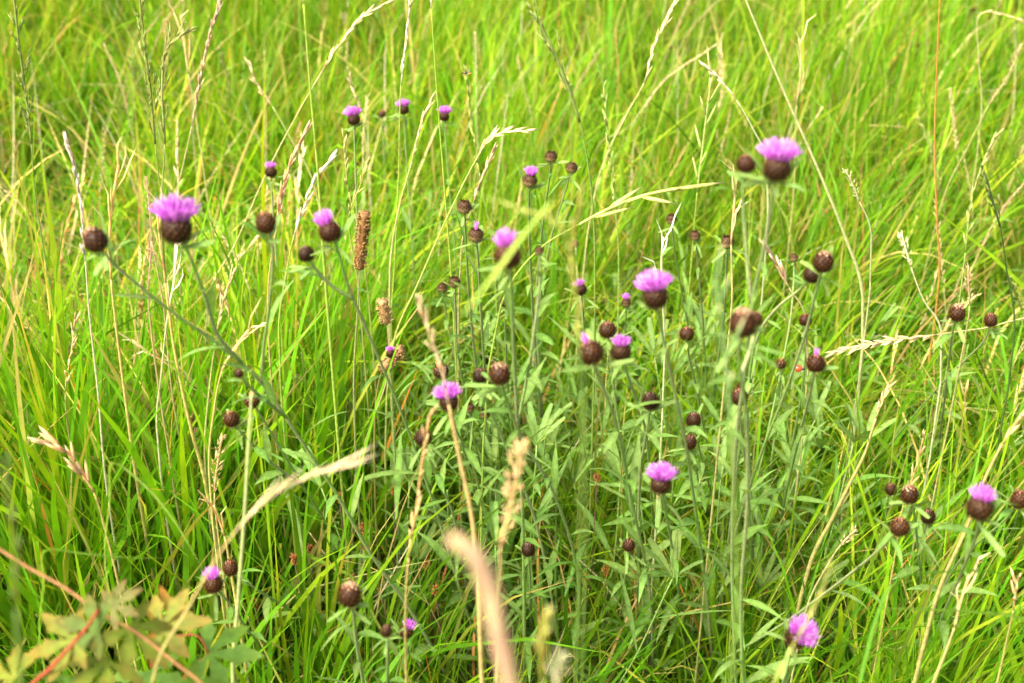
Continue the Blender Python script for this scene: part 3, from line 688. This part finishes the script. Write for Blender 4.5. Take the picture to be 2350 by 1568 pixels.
S("cream grass tip standing in the far grass at top centre", [(1090, 75), (1092, 130), (1093, 200), (1095, 300)], 2.3, 'plume', .007, (.66, .60, .30), head_n=3)
S("straw coloured slender head left of the magenta trio", [(800, 165), (815, 215), (830, 260), (840, 340)], 2.1, 'rye', .007, (.66, .56, .28), head_n=3)
S("pink straw seed head at the very top left of centre", [(400, 30), (420, 90), (432, 170), (450, 270)], 2.0, 'flare', .012, (.74, .60, .28), head_n=3)
# plantains
PL = dict(name='plantain', cat='plantain', group='seeding plantains')
S("thick golden-brown plantain spike right of the tilted bloom", [(838, 488), (832, 530), (828, 575), (826, 615), (820, 720), (812, 900)], 1.45, 'rod', .0115, (.30, .16, .05), head_n=4, stemc=(.34, .34, .14), **PL)
S("short ragged tan plantain head above the small violet flower", [(878, 690), (882, 715), (888, 740), (890, 860), (850, 980), (815, 1100)], 1.6, 'rod', .012, (.42, .27, .11), head_n=3, stemc=(.5, .42, .22), **PL)
S("tilted brown plantain head under the small violet flower", [(922, 800), (900, 825), (878, 850), (860, 960)], 1.6, 'rod', .012, (.36, .21, .08), head_n=3, **PL)
knapweed("tiny violet flower touching the tilted brown plantain head", tuple(at_Y(896, 900, 1.42).xy) + (0,), [(896, 812, 20, 'brush', [(897, 850)], 0, None, None, 1.6)], shoots=0, leafy=.6)

# filler stalks in the far grass (indistinguishable, a few kinds, copies share meshes)
def copy_thing(root, loc, rz, sc, label, group):
    r = root.copy(); COL.objects.link(r); r.location = loc; r.rotation_euler = (0, 0, rz); r.scale = (sc, sc, sc); r['label'] = label; r['group'] = group
    for ch in root.children:
        c = ch.copy(); COL.objects.link(c); c.parent = r
    return r
protos = []
for i, (st, c, hw) in enumerate([('spike', PALE, .006), ('rye', (.62, .52, .24), .006), ('plume', (.58, .42, .22), .008), ('oat', (.66, .50, .26), .011), ('panicle', (.30, .36, .10), .016), ('rye', (.62, .34, .12), .004)]):
    for k in range(2):
        bx = random.uniform(-1, 1); by = 3.3 + random.random() * .5; H = random.uniform(.45, .62); a = random.uniform(-.15, .15)
        root = thing('seed_stalk', "thin dry grass stalk lost among the far grass at the top of the meadow", 'grass stalk', (bx, by, 0), 'thin stalks in the far grass')
        pts = smooth_path([Vector((a * 1.5, .03, H)), Vector((a * .9, .02, H * .85)), Vector((a * .45, 0, H * .65)), Vector((0, 0, .3)), Vector((0, 0, 0))], 5)
        mb = MB(); tube(mb, pts[8:], .0008, [mixc(mixc(c, GRN, .4), GRN, .5 * j / 20) for j in range(len(pts[8:]))], 4); link('stem', mb.mesh('stem', M_STRAW), root)
        hb = MB(); seed_head(hb, pts[:9], st, c, hw); link('seed_head', hb.mesh('seed_head', M_STRAW), root)
        protos.append(root)
ZL = [("thin grass stalk standing in the left half of the middle meadow", 'thin stalks in the middle left meadow'),
      ("thin grass stalk standing in the right half of the middle meadow", 'thin stalks in the middle right meadow'),
      ("thin dry grass stalk lost among the far grass at the top of the meadow", 'thin stalks in the far grass')]
for i in range(120):
    if i < 45: y = random.uniform(2.6, 4.6); x = random.uniform(-.55, .55) * y; z = 2
    else: y = random.uniform(1.45, 2.6); x = random.uniform(-.55, .55) * (y + .5); z = 0 if x < 0 else 1
    if z != 2 and abs(x - .12) < .45 and y < 1.9: x = math.copysign(abs(x) + .45, x - .12)
    z = z if z == 2 else (0 if x < 0 else 1)
    copy_thing(random.choice(protos), (x, y, 0), random.random() * 6.28, random.uniform(.65, .95), ZL[z][0], ZL[z][1])

SF = []
for i, (st, c) in enumerate([('flare', STRAW), ('flare', (.78, .62, .30)), ('rye', (.74, .52, .18)), ('spike', (.72, .48, .18)), ('strands', (.80, .64, .30))]):
    root = thing('seed_stalk', "golden straw stalk standing among the tall green blades at the lower left", 'grass stalk', (-.5, 1.6, 0), 'golden straw stalks at the lower left')
    H = .42; a = random.uniform(-.08, .08)
    pts = smooth_path([Vector((a * 2, .02, H)), Vector((a * 1.1, .01, H * .83)), Vector((a * .5, 0, H * .62)), Vector((.004, 0, H * .3)), Vector((0, 0, 0))], 5)
    mb = MB(); tube(mb, pts[8:], .0013, mixc(c, GRN, .12), 4); link('stem', mb.mesh('stem', M_STRAW), root)
    hb = MB(); seed_head(hb, pts[:10], st, c, .009); link('seed_head', hb.mesh('seed_head', M_STRAW), root); SF.append(root)
for i in range(32):
    if i < 24: x, y, lab, gr = random.uniform(-.85, -.16), random.uniform(1.42, 2.1), SF[0]['label'], SF[0]['group']
    else: x, y, lab, gr = random.uniform(.5, .85), random.uniform(1.38, 1.7), "golden straw stalk standing among the tall green blades at the lower right", 'golden straw stalks at the lower right'
    copy_thing(random.choice(SF), (x, y, 0), random.random() * 6.28, random.uniform(.7, 1.1) if i < 24 else random.uniform(.6, .85), lab, gr)
SF[0].location = (-.62, 1.5, 0); SF[1].location = (-.48, 1.75, 0); SF[2].location = (-.72, 1.9, 0); SF[3].location = (-.35, 1.6, 0); SF[4].location = (-.55, 1.62, 0)
def lone_blade(label, px, d, w, col):
    p0 = at_d(px[0][0], px[0][1], d); pts = []
    for x, y in px:
        q = at_Y(x, y, p0.y)
        pts.append(q)
    b = Vector((pts[-1].x, pts[-1].y, 0)); loc = smooth_path([p - b for p in pts] + [Vector((0, 0, 0))], 4); n = len(loc)
    mb = MB(); ribbon(mb, loc, [w * min(1, .08 + i / (n * .35)) for i in range(n)], Vector((.2, -.5, .85)), col, fold=.25)
    o = link('bent_blade', mb.mesh('bent_blade', M_LEAF)); o.location = b; o['label'] = label; o['category'] = 'grass blade'
lone_blade("broad green blade snapped over to lie flat at lower left, pointing right", [(392, 1280), (300, 1279), (200, 1270), (102, 1262), (98, 1340), (90, 1480)], 1.12, .0060, (.19, .36, .04))
lone_blade("yellow-green blade bent down to the right in the lower left grass", [(482, 1340), (440, 1260), (390, 1180), (330, 1110), (258, 1060), (250, 1150), (240, 1300)], 1.2, .0060, (.24, .38, .06))
lone_blade("long pale green blade lying level across the bottom right corner", [(1900, 1408), (2000, 1398), (2140, 1402), (2260, 1408), (2350, 1425), (2400, 1500)], 1.1, .0058, (.20, .38, .04))
lone_blade("dark green blade arching from the lower right grass to the right edge", [(2350, 1330), (2280, 1312), (2180, 1310), (2060, 1330), (2000, 1450)], 1.12, .0055, (.11, .28, .02))
# ------------------------------------------------------------------ ground
def build_ground():
    n = 60; xs = np.concatenate([np.linspace(-4, 4, n)]); ys = np.linspace(-.5, 8, n)
    vs = []; fs = []
    for j in range(n):
        for i in range(n):
            vs.append((xs[i], ys[j], .012 * math.sin(xs[i] * 9 + ys[j] * 4) + .01 * math.sin(ys[j] * 13)))
    for j in range(n - 1):
        for i in range(n - 1): fs.append((j * n + i, j * n + i + 1, (j + 1) * n + i + 1, (j + 1) * n + i))
    # outer skirt to the horizon
    o = len(vs); B = 1500
    vs += [(-B, -B, -.02), (B, -B, -.02), (B, B, -.02), (-B, B, -.02)]
    c = [0, n - 1, n * n - 1, n * (n - 1)]
    edges = [(list(range(0, n)), 0, 1), (list(range(n - 1, n * n, n)), 1, 2), (list(range(n * n - 1, n * (n - 1) - 1, -1)), 2, 3), (list(range(n * (n - 1), -1, -n)), 3, 0)]
    for ring, a, b in edges: fs.append(tuple([o + a, o + b] + ring[::-1]))
    me = bpy.data.meshes.new("ground"); me.from_pydata(vs, [], fs)
    m = bpy.data.materials.new("soil_thatch"); m.use_nodes = True; t = m.node_tree; pb = t.nodes['Principled BSDF']
    tc = nd(t, "ShaderNodeTexCoord"); no = nd(t, "ShaderNodeTexNoise"); no.inputs['Scale'].default_value = 18; no.inputs['Detail'].default_value = 8
    cr = nd(t, "ShaderNodeValToRGB"); e = cr.color_ramp.elements
    e[0].position = .3; e[0].color = (.022, .030, .006, 1); e[1].position = .7; e[1].color = (.10, .075, .03, 1); k = e.new(.5); k.color = (.035, .06, .012, 1)
    t.links.new(tc.outputs['Object'], no.inputs['Vector']); t.links.new(no.outputs['Fac'], cr.inputs[0]); t.links.new(cr.outputs[0], pb.inputs['Base Color'])
    pb.inputs['Roughness'].default_value = .95
    me.materials.append(m); g = link("ground", me); g['kind'] = 'structure'; g['label'] = "dark earth and thatch under the grass"
build_ground()

# ------------------------------------------------------------------ grass (stuff)
def blades(name, mat, root, L, az, lean, bend, W, col, tipc, kink, K=6, twist=None, label=None):
    N = len(L); s = np.linspace(0, 1, K)
    th = lean[:, None] + bend[:, None] * s[None] ** 1.6 + kink[:, None] * (s[None] > .52)
    st = (L / (K - 1))[:, None]
    thm = (th[:, 1:] + th[:, :-1]) / 2
    dh = np.concatenate([np.zeros((N, 1)), np.cumsum(np.sin(thm) * st, 1)], 1)
    dz = np.concatenate([np.zeros((N, 1)), np.cumsum(np.cos(thm) * st, 1)], 1)
    wob = .006 * np.sin(s[None] * 5 + az[:, None] * 7)
    px = root[:, 0:1] + np.cos(az)[:, None] * dh - np.sin(az)[:, None] * wob
    py = root[:, 1:2] + np.sin(az)[:, None] * dh + np.cos(az)[:, None] * wob
    pz = np.maximum(dz, .004 + .01 * s[None])
    if twist is None: twist = rng.normal(0, .7, N)
    ta = az[:, None] + math.pi / 2 + twist[:, None] * (s[None] * 1.2 + .3)
    prof = np.interp(s, [0, .15, .5, .8, 1], [.65, 1, 1, .62, .04])
    w = W[:, None] * prof[None] * .5
    sx, sy = np.cos(ta) * w, np.sin(ta) * w
    sz = w * .3 * np.sin(twist)[:, None]
    V = np.empty((N, K, 2, 3), dtype=np.float32)
    V[:, :, 0, 0] = px - sx; V[:, :, 0, 1] = py - sy; V[:, :, 0, 2] = pz - sz
    V[:, :, 1, 0] = px + sx; V[:, :, 1, 1] = py + sy; V[:, :, 1, 2] = pz + sz
    base = (np.arange(N) * K * 2)[:, None] + (np.arange(K - 1) * 2)[None]
    F = np.stack([base, base + 1, base + 3, base + 2], -1).reshape(-1, 4)
    me = bpy.data.meshes.new(name); nv = N * K * 2; nf = len(F)
    me.vertices.add(nv); me.vertices.foreach_set("co", V.reshape(-1))
    me.loops.add(nf * 4); me.loops.foreach_set("vertex_index", F.reshape(-1).astype(np.int32))
    me.polygons.add(nf); me.polygons.foreach_set("loop_start", np.arange(0, nf * 4, 4, dtype=np.int32))
    me.polygons.foreach_set("use_smooth", np.ones(nf, dtype=bool))
    C = np.ones((N, K, 2, 4), dtype=np.float32)
    f = (s ** 3)[None, :, None, None]
    C[..., :3] = col[:, None, None, :] * (1 - f) + tipc[:, None, None, :] * f
    a = me.color_attributes.new("col", 'FLOAT_COLOR', 'POINT'); a.data.foreach_set("color", C.reshape(-1))
    me.materials.append(mat); me.update(calc_edges=True); me.validate()
    o = link(name, me); o['kind'] = 'stuff'
    if label: o['label'] = label
    return o
def zone(x, y):
    """height, width, uprightness, lodged amount, by place in the meadow"""
    X = x; Y = y
    left_low = np.clip((-X - .12) / .15, 0, 1) * np.clip((1.95 - Y) / .25, 0, 1)
    right_low = np.clip((X - .55) / .15, 0, 1) * np.clip((2.0 - Y) / .3, 0, 1)
    centre = np.clip(1 - np.abs(X - .12) / .45, 0, 1) ** .5 * np.clip((2.15 - Y) / .3, 0, 1)
    lodged = np.exp(-((X + .80) / .38) ** 2 - ((Y - 2.15) / .35) ** 2) + .8 * np.exp(-((X - .75) / .25) ** 2 - ((Y - 1.75) / .16) ** 2)
    H = .30 + .13 * left_low + .12 * right_low + .01 * centre - .13 * np.clip(lodged, 0, 1)
    H *= np.where(Y < 1.15, np.clip(.45 + (Y - .6) * .8, .3, 1), 1)
    Wd = .0052 + .0028 * left_low + .0024 * right_low - .0008 * centre
    return H, Wd, left_low, right_low, centre, np.clip(lodged, 0, 1)
def make_grass():
    T = 4800
    ty = rng.uniform(.62, 6.2, T * 2) ; tx = rng.uniform(-1, 1, T * 2) * (1.0 + ty * .55)
    keep = rng.random(T * 2) < .95 * np.clip((1.0 + ty * .55) / 3.5, .3, 1) * np.where(ty > 4.6, .7, 1)
    hollow = np.sin(tx * 6.1 + 1.7 * np.sin(ty * 4.3)) * np.sin(ty * 5.9 + 1.3 * np.sin(tx * 3.7 + 1))
    keep &= rng.random(T * 2) < np.clip(1.05 + .75 * hollow, .25, 1)
    tx, ty, hollow = tx[keep], ty[keep], hollow[keep]; T = len(tx)
    nb = rng.integers(18, 44, T)
    idx = np.repeat(np.arange(T), nb); N = len(idx)
    tr = rng.uniform(.01, .05, T)[idx]; a = rng.random(N) * 2 * math.pi; rr = np.sqrt(rng.random(N)) * tr
    root = np.stack([tx[idx] + np.cos(a) * rr, ty[idx] + np.sin(a) * rr], 1)
    H, Wd, LL, RL, CE, LO = zone(root[:, 0], root[:, 1])
    thgt = (rng.uniform(.72, 1.22, T) * (1 + .16 * hollow))[idx]
    L = H * thgt * rng.uniform(.45, 1.25, N) * 1.12
    taz = rng.random(T) * 2 * math.pi
    coh = .9 * np.sin(root[:, 0] * 2.3 + 1) + .7 * np.cos(root[:, 1] * 2.0) - .3   # wind-laid direction
    az = np.where(rng.random(N) < .55, a + rng.normal(0, .5, N), coh + rng.normal(0, .7, N))
    lean = np.abs(rng.normal(.16, .22, N)) + .55 * LO
    bend = np.abs(rng.normal(.45, .45, N)) * (1 - .35 * LL - .3 * RL) + .6 * LO
    kink = np.where(rng.random(N) < .07, rng.uniform(.6, 1.9, N), 0)
    W = Wd * rng.uniform(.55, 1.35, N)
    thin = rng.random(N) < .45; W = np.where(thin, W * .5, W)
    pal = np.array([(.198, .380, .012), (.118, .305, .010), (.066, .200, .006), (.31, .43, .022), (.140, .31, .03), (.66, .53, .17), (.54, .27, .04)])
    tmix = rng.random(T)[idx] * .5 + rng.random(N) * .5
    pr = rng.random(N); cls = np.where(pr < .36, 0, np.where(pr < .68, 1, np.where(pr < .80, 2, np.where(pr < .88, 3, np.where(pr < .95, 4, np.where(pr < .985, 5, 6))))))
    cls = np.where((LL + RL > .5) & (rng.random(N) < .45), 1, cls)
    dryb = (cls >= 5); L = np.where(dryb, L * .95, L); W = np.where(dryb, W * .6, W)
    col = pal[cls] * ((0.80 + .4 * tmix) * (1 + .24 * np.sin(root[:, 0] * 5.3 + 2 * np.sin(root[:, 1] * 3.1)) * np.cos(root[:, 1] * 4.7 + root[:, 0] * 2)))[:, None] * rng.uniform(.88, 1.12, (N, 3))
    tipk = rng.random(N)
    tipc = np.where((tipk < .16)[:, None], np.array([[.48, .33, .12]]), col * np.array([[1.2, 1.08, 1.0]]))
    blades("meadow_grass", M_GRASS, root, L, az, lean, bend, W, col, tipc, kink, label="long bright green meadow grass")
    # long arching blades reaching over the rest
    N = 2600; y = rng.uniform(1.35, 5.2, N); x = rng.uniform(-1, 1, N) * (.7 + y * .5); H, Wd, LL, RL, CE, LO = zone(x, y)
    L = rng.uniform(.34, .58, N) * (1 - .3 * CE); az = rng.random(N) * 6.28
    col = pal[rng.choice([0, 1, 3, 3, 4, 5], N)] * rng.uniform(.85, 1.25, (N, 1))
    blades("tall_grass", M_GRASS, np.stack([x, y], 1), L, az, np.abs(rng.normal(.2, .2, N)), np.abs(rng.normal(.9, .5, N)), rng.uniform(.0022, .0050, N), col, col * 1.2, np.where(rng.random(N) < .15, rng.uniform(.6, 1.9, N), 0), K=9, label="long arching grass blades reaching over the meadow")
    # short undergrowth: fine matted blades filling the gaps
    N = 52000
    y = rng.uniform(.6, 5.0, N); x = rng.uniform(-1, 1, N) * (.8 + y * .5); root = np.stack([x, y], 1)
    H, Wd, LL, RL, CE, LO = zone(x, y)
    L = rng.uniform(.06, .20, N); az = rng.random(N) * 6.28
    lean = np.abs(rng.normal(.35, .35, N)) + .4 * LO; bend = np.abs(rng.normal(.8, .6, N)); W = rng.uniform(.0015, .0045, N)
    pr = rng.random(N); cls = np.where(pr < .35, 0, np.where(pr < .65, 1, np.where(pr < .84, 2, 5)))
    col = pal[cls] * rng.uniform(.75, 1.15, (N, 1)) * rng.uniform(.9, 1.1, (N, 3))
    blades("undergrowth", M_GRASS, root, L, az, lean, bend, W, col, col * 1.05, np.zeros(N), K=5, label="short matted grass filling the gaps")
make_grass()

def make_dry():
    N = 3800
    y = rng.uniform(1.2, 5.0, N); x = rng.uniform(-1, 1, N) * (.6 + y * .5); H, Wd, LL, RL, CE, LO = zone(x, y)
    L = rng.uniform(.22, .48, N) * (1 - .35 * CE); az = rng.random(N) * 6.28
    lean = np.abs(rng.normal(.12, .22, N)); bend = np.abs(rng.normal(.25, .35, N)); W = rng.uniform(.0012, .0032, N)
    pal = np.array([(.66, .52, .25), (.60, .38, .13), (.55, .24, .06), (.70, .60, .36), (.40, .42, .12)])
    col = pal[rng.integers(0, 5, N)] * rng.uniform(.8, 1.15, (N, 1))
    kink = np.where(rng.random(N) < .2, rng.uniform(.5, 2, N), 0)
    blades("dry_grass", M_STRAW, np.stack([x, y], 1), L, az, lean, bend, W, col, col, kink, twist=np.full(N, 0.3), label="thin dry straw stems scattered through the green grass")
make_dry()

def make_cover():
    mb = MB(); random.seed(5)
    spots = [(random.uniform(.45, 1.05), random.uniform(1.5, 2.15)) for _ in range(420)] + [(random.uniform(-.9, .9), random.uniform(1.3, 2.4)) for _ in range(650)]
    for x, y in spots:
        h = random.uniform(.03, .14); tp = Vector((x, y, h)); r = random.uniform(.006, .013)
        tube(mb, [Vector((x + random.uniform(-.02, .02), y, 0)), tp], .0006, (.10, .2, .03), 3)
        c = jit((.085, .24, .03), .3); a0 = random.random() * 6.28
        for k in range(3):
            a = a0 + k * 2.094; d = Vector((math.cos(a), math.sin(a), random.uniform(.0, .45))).normalized(); s = Vector((-math.sin(a), math.cos(a), 0))
            vs = [tp] + [tp + d * r * q + s * r * w for q, w in ((.5, -.5), (1.2, -.62), (1.75, -.35), (1.7, 0), (1.75, .35), (1.2, .62), (.5, .5))]
            mb.add(vs, [tuple(range(8))], c)
    o = link("clover", mb.mesh("clover", M_LEAF)); o['kind'] = 'stuff'; o['label'] = "low clover leaves under the grass"
    mb = MB()
    for i in range(400):      # small broad herb leaves, knapweed seedlings and vetch between the flower stems
        x = random.gauss(.12, .33); y = random.uniform(1.25, 2.2); h = random.uniform(.04, .26) * (1.3 if y < 1.6 else .9)
        a = random.random() * 6.28
        p = Vector((x, y, h)); d = Vector((math.cos(a), math.sin(a), random.uniform(.1, 1.2)))
        leaf(mb, p, d, random.uniform(.06, .13), random.uniform(.006, .0095), mixc(GREY1, GREY2, random.random()), random.uniform(.2, 1.2), wavy=.15, segs=6)
        if i % 4 == 0: tube(mb, [Vector((x + .01, y, 0)), p, p + Vector((0, 0, .05))], .0011, STEMC, 4)
    o = link("herb_cover", mb.mesh("herb_cover", M_LEAF)); o['kind'] = 'stuff'; o['label'] = "grey-green herb leaves crowded between the knapweed stems"
make_cover()

# ------------------------------------------------------------------ withered small heads low in the grass
def ragged_head(seed):
    random.seed(seed); mb = MB()
    for i in range(46):
        a = i * 2.4; z = (i / 46 - .5) * .011; o = Vector((math.cos(a), math.sin(a), random.uniform(-.2, 1)))
        spindle(mb, Vector((0, 0, z)), o, random.uniform(.004, .007), .0022, jit((.34, .12, .025), .5), jit((.50, .25, .07), .3))
    return mb.mesh('ragged_head', M_STRAW)
RH = [ragged_head(31), ragged_head(32), ragged_head(33)]; random.seed(44)
for x, y in [(835, 1213), (842, 1262), (675, 1285), (712, 1262), (780, 1143), (797, 1290), (808, 1330), (585, 1385), (720, 1388), (905, 1130), (1000, 1355), (985, 1285), (980, 1300), (1050, 1330), (1055, 1265), (1150, 1245), (1110, 1310), (1345, 1330), (1300, 1400), (1390, 1310), (1350, 1445), (830, 1500), (1165, 1500), (1220, 1490), (1370, 1100), (735, 1440), (640, 1330), (2230, 1370)]:
    Y = random.uniform(1.2, 1.36); c = at_Y(x, y, Y)
    if c.z < .06:
        rr = ray(x, y); c = CAM + rr * ((CAM.z - .07) / -rr.z)
    root = thing('withered_plantain', "small rusty brown withered flower on a thin dark stem low in the grass", 'withered flower', (c.x + random.uniform(-.02, .02), c.y, 0), 'small withered brown flowers low in the grass')
    b = root.location
    mb = MB(); tube(mb, [c - b, (c - b) * .5 + Vector((.003, 0, 0)), Vector((0, 0, 0))], .0007, (.10, .05, .03), 4); link('stem', mb.mesh('stem', M_STEM), root)
    link('flower_head', random.choice(RH), root, c - b, Quaternion((0, 0, 1), random.random() * 6))

# ------------------------------------------------------------------ cranesbill with red stems at the lower left corner
def lobed_leaf(mb, c, n, up, size, col, edge, lobes=5):
    """palmate leaf: n = leaf normal, up = direction of the middle lobe"""
    n = n.normalized(); up = (up - n * up.dot(n)).normalized(); s = n.cross(up)
    for k in range(lobes):
        a = (k - (lobes - 1) / 2) * R(52); d = up * math.cos(a) + s * math.sin(a); w = n.cross(d)
        Ls = size * (1 - .12 * abs(k - (lobes - 1) / 2)) * random.uniform(.9, 1.1)
        prof = [(.0, .03), (.2, .07), (.42, .13), (.60, .22), (.66, .13), (.80, .11), (.92, .05), (1.0, .0)]
        vs = []; cs = []; fs = []
        dro = random.uniform(-.1, .3)
        for i, (t, wd) in enumerate(prof):
            q = c + d * Ls * t - n * Ls * dro * t * t
            cc = mixc(col, edge, min(1, t * t * .55 + random.uniform(0, .1)))
            vs += [q - w * Ls * wd + n * wd * Ls * .25, q, q + w * Ls * wd + n * wd * Ls * .25]; cs += [mixc(cc, edge, .3), cc, mixc(cc, edge, .3)]
        for i in range(len(prof) - 1):
            o = i * 3; fs += [(o, o + 1, o + 4, o + 3), (o + 1, o + 2, o + 5, o + 4)]
        mb.add(vs, fs, cs)
cb = Vector((-.42, .98, 0))
cran = thing('cranesbill', "cranesbill with lobed yellow-green leaves flushed red on rusty stems in the lower left corner", 'cranesbill', cb)
random.seed(9)
RED = (.25, .042, .012); RUST = (.50, .20, .06); YG = (.135, .225, .018); GRE = (.070, .17, .02); BRZ = (.15, .060, .018)
def cstem(px, d0, d1, r, c0):
    n = len(px); pts = smooth_path([at_d(x, y, (d0 + (d1 - d0) * i / (n - 1)) * 1.13) - cb for i, (x, y) in enumerate(px)], 5)
    mb = MB(); tube(mb, pts, r, c0, 6); link('stem', mb.mesh('stem', M_STEM), cran)
cstem([(-40, 1235), (60, 1300), (150, 1350), (220, 1400), (310, 1450), (400, 1520), (470, 1580), (520, 1700)], .86, .84, .0011, (.26, .12, .035))
cstem([(165, 1480), (120, 1530), (60, 1585), (0, 1680)], .82, .84, .0013, RED)
cstem([(225, 1400), (200, 1440), (165, 1480)], .84, .82, .0013, RED)
cstem([(478, 1500), (440, 1540), (370, 1600)], .95, .95, .0010, RED)
cstem([(478, 1500), (455, 1460), (400, 1460)], .95, .95, .0008, RED)
cstem([(345, 1480), (352, 1568), (360, 1700)], .92, .95, .0014, RED)
for i, (x, y, d, size, ang, n, c, e) in enumerate([
    (225, 1440, .84, .036, 170, (-.2, -.6, .9), GRE, BRZ), (260, 1390, .84, .028, 40, (.1, -.7, .8), (.13, .17, .04), BRZ),
    (300, 1440, .85, .040, -60, (.3, -.5, 1), YG, BRZ), (170, 1470, .84, .038, 200, (-.2, -.5, 1), YG, (.26, .10, .02)),
    (245, 1520, .85, .042, 250, (0, -.6, 1), YG, BRZ), (370, 1440, .90, .042, 10, (.2, -.5, 1), (.17, .25, .03), (.3, .12, .03)),
    (340, 1545, .92, .045, -70, (.1, -.7, .9), GRE, YG), (478, 1500, .95, .046, -10, (.1, -.8, .8), GRE, YG),
    (30, 1560, .84, .040, 150, (0, -.5, 1), YG, (.30, .11, .02)), (160, 1560, .86, .036, -90, (0, -.6, 1), GRE, YG),
    (395, 1430, .92, .034, 80, (.3, -.6, .7), (.26, .29, .04), (.5, .10, .03)), (430, 1590, .9, .04, -40, (0, -.6, 1), YG, GRE)]):
    mb = MB(); p = at_d(x, y, d * 1.13) - cb
    up = Vector((math.cos(R(ang)), 0, math.sin(R(ang)))) + Vector((0, .3 * math.sin(R(ang)), 0))
    lobed_leaf(mb, p, Vector(n) + Vector((random.uniform(-.5, .5), random.uniform(-.3, .5), random.uniform(-.2, .4))), up, size * .88, c, e); link('leaf', mb.mesh('leaf', M_LEAF), cran)

# ------------------------------------------------------------------ ladybird and fly
def ball(mb, c, rx, ry, rz, col, n=12, half=False, spots=None):
    vs = []; cs = []; fs = []; m = n // 2
    for i in range(m + 1):
        th = (math.pi / 2 if half else math.pi) * i / m + 1e-4
        for k in range(n):
            a = 2 * math.pi * k / n; q = Vector((math.sin(th) * math.cos(a), math.sin(th) * math.sin(a), math.cos(th)))
            vs.append(c + Vector((q.x * rx, q.y * ry, q.z * rz))); cc = col
            if spots:
                for sx, sy, sr in spots:
                    if (q.x - sx) ** 2 + (q.y - sy) ** 2 < sr * sr: cc = (.01, .01, .01)
            cs.append(cc)
    for i in range(m):
        for k in range(n):
            k2 = (k + 1) % n; fs.append((i * n + k, (i + 1) * n + k, (i + 1) * n + k2, i * n + k2))
    mb.add(vs, fs, cs)
lp = at_d(1832, 846, 1.40)
lb = thing('ladybird', "red ladybird with black spots clinging beside the bud with a lilac wisp", 'ladybird', lp)
lb.rotation_euler = (R(55), 0, R(-5))
mb = MB(); ball(mb, Vector((0, 0, 0)), .0042, .0034, .0030, (.62, .07, .012), 36, True, [(-.1, .5, .17), (-.1, -.5, .17), (.45, .45, .14), (.45, -.45, .14), (-.6, .3, .14), (-.6, -.3, .14), (.75, 0, .16)])
link('wing_case', mb.mesh('wing_case', M_SHELL), lb)
mb = MB(); ball(mb, Vector((.0044, 0, .0004)), .0016, .0020, .0016, (.012, .012, .012), 12); ball(mb, Vector((.0044, .0013, .0012)), .0005, .0004, .0004, (.8, .8, .75), 8); ball(mb, Vector((.0044, -.0013, .0012)), .0005, .0004, .0004, (.8, .8, .75), 8)
link('head', mb.mesh('head', M_SHELL), lb)
for sgn in (-1, 1):
    for k in range(3):
        mb = MB(); x0 = -.0016 + k * .0018
        tube(mb, [Vector((x0, sgn * .0025, .0002)), Vector((x0 + .0004 * (k - 1), sgn * .0042, .0006)), Vector((x0 + .001 * (k - 1), sgn * .0052, -.0012))], .00022, (.012, .012, .012), 4)
        link('leg', mb.mesh('leg', M_SHELL), lb)
fp = at_d(1068, 168, 1.8)
fly = thing('fly', "small dark hoverfly perched on a green panicle tip near the top centre", 'fly', fp)
mb = MB(); ball(mb, Vector((0, 0, 0)), .0028, .0014, .0014, (.03, .02, .015), 12); ball(mb, Vector((.0052, 0, -.001)), .0036, .0013, .0013, (.42, .20, .03), 12); link('body', mb.mesh('body', M_SHELL), fly)
mb = MB(); ball(mb, Vector((-.0034, 0, 0)), .0011, .0013, .0012, (.05, .015, .01), 10); link('head', mb.mesh('head', M_SHELL), fly)
for sgn in (-1, 1):
    mb = MB(); a = Vector((0, sgn * .0008, .0010)); mb.add([a, a + Vector((.003, sgn * .002, .0016)), a + Vector((.0075, sgn * .0042, .0020)), a + Vector((.006, sgn * .0012, .0012))], [(0, 1, 2, 3)], (.25, .22, .18)); link('wing', mb.mesh('wing', M_WING), fly)
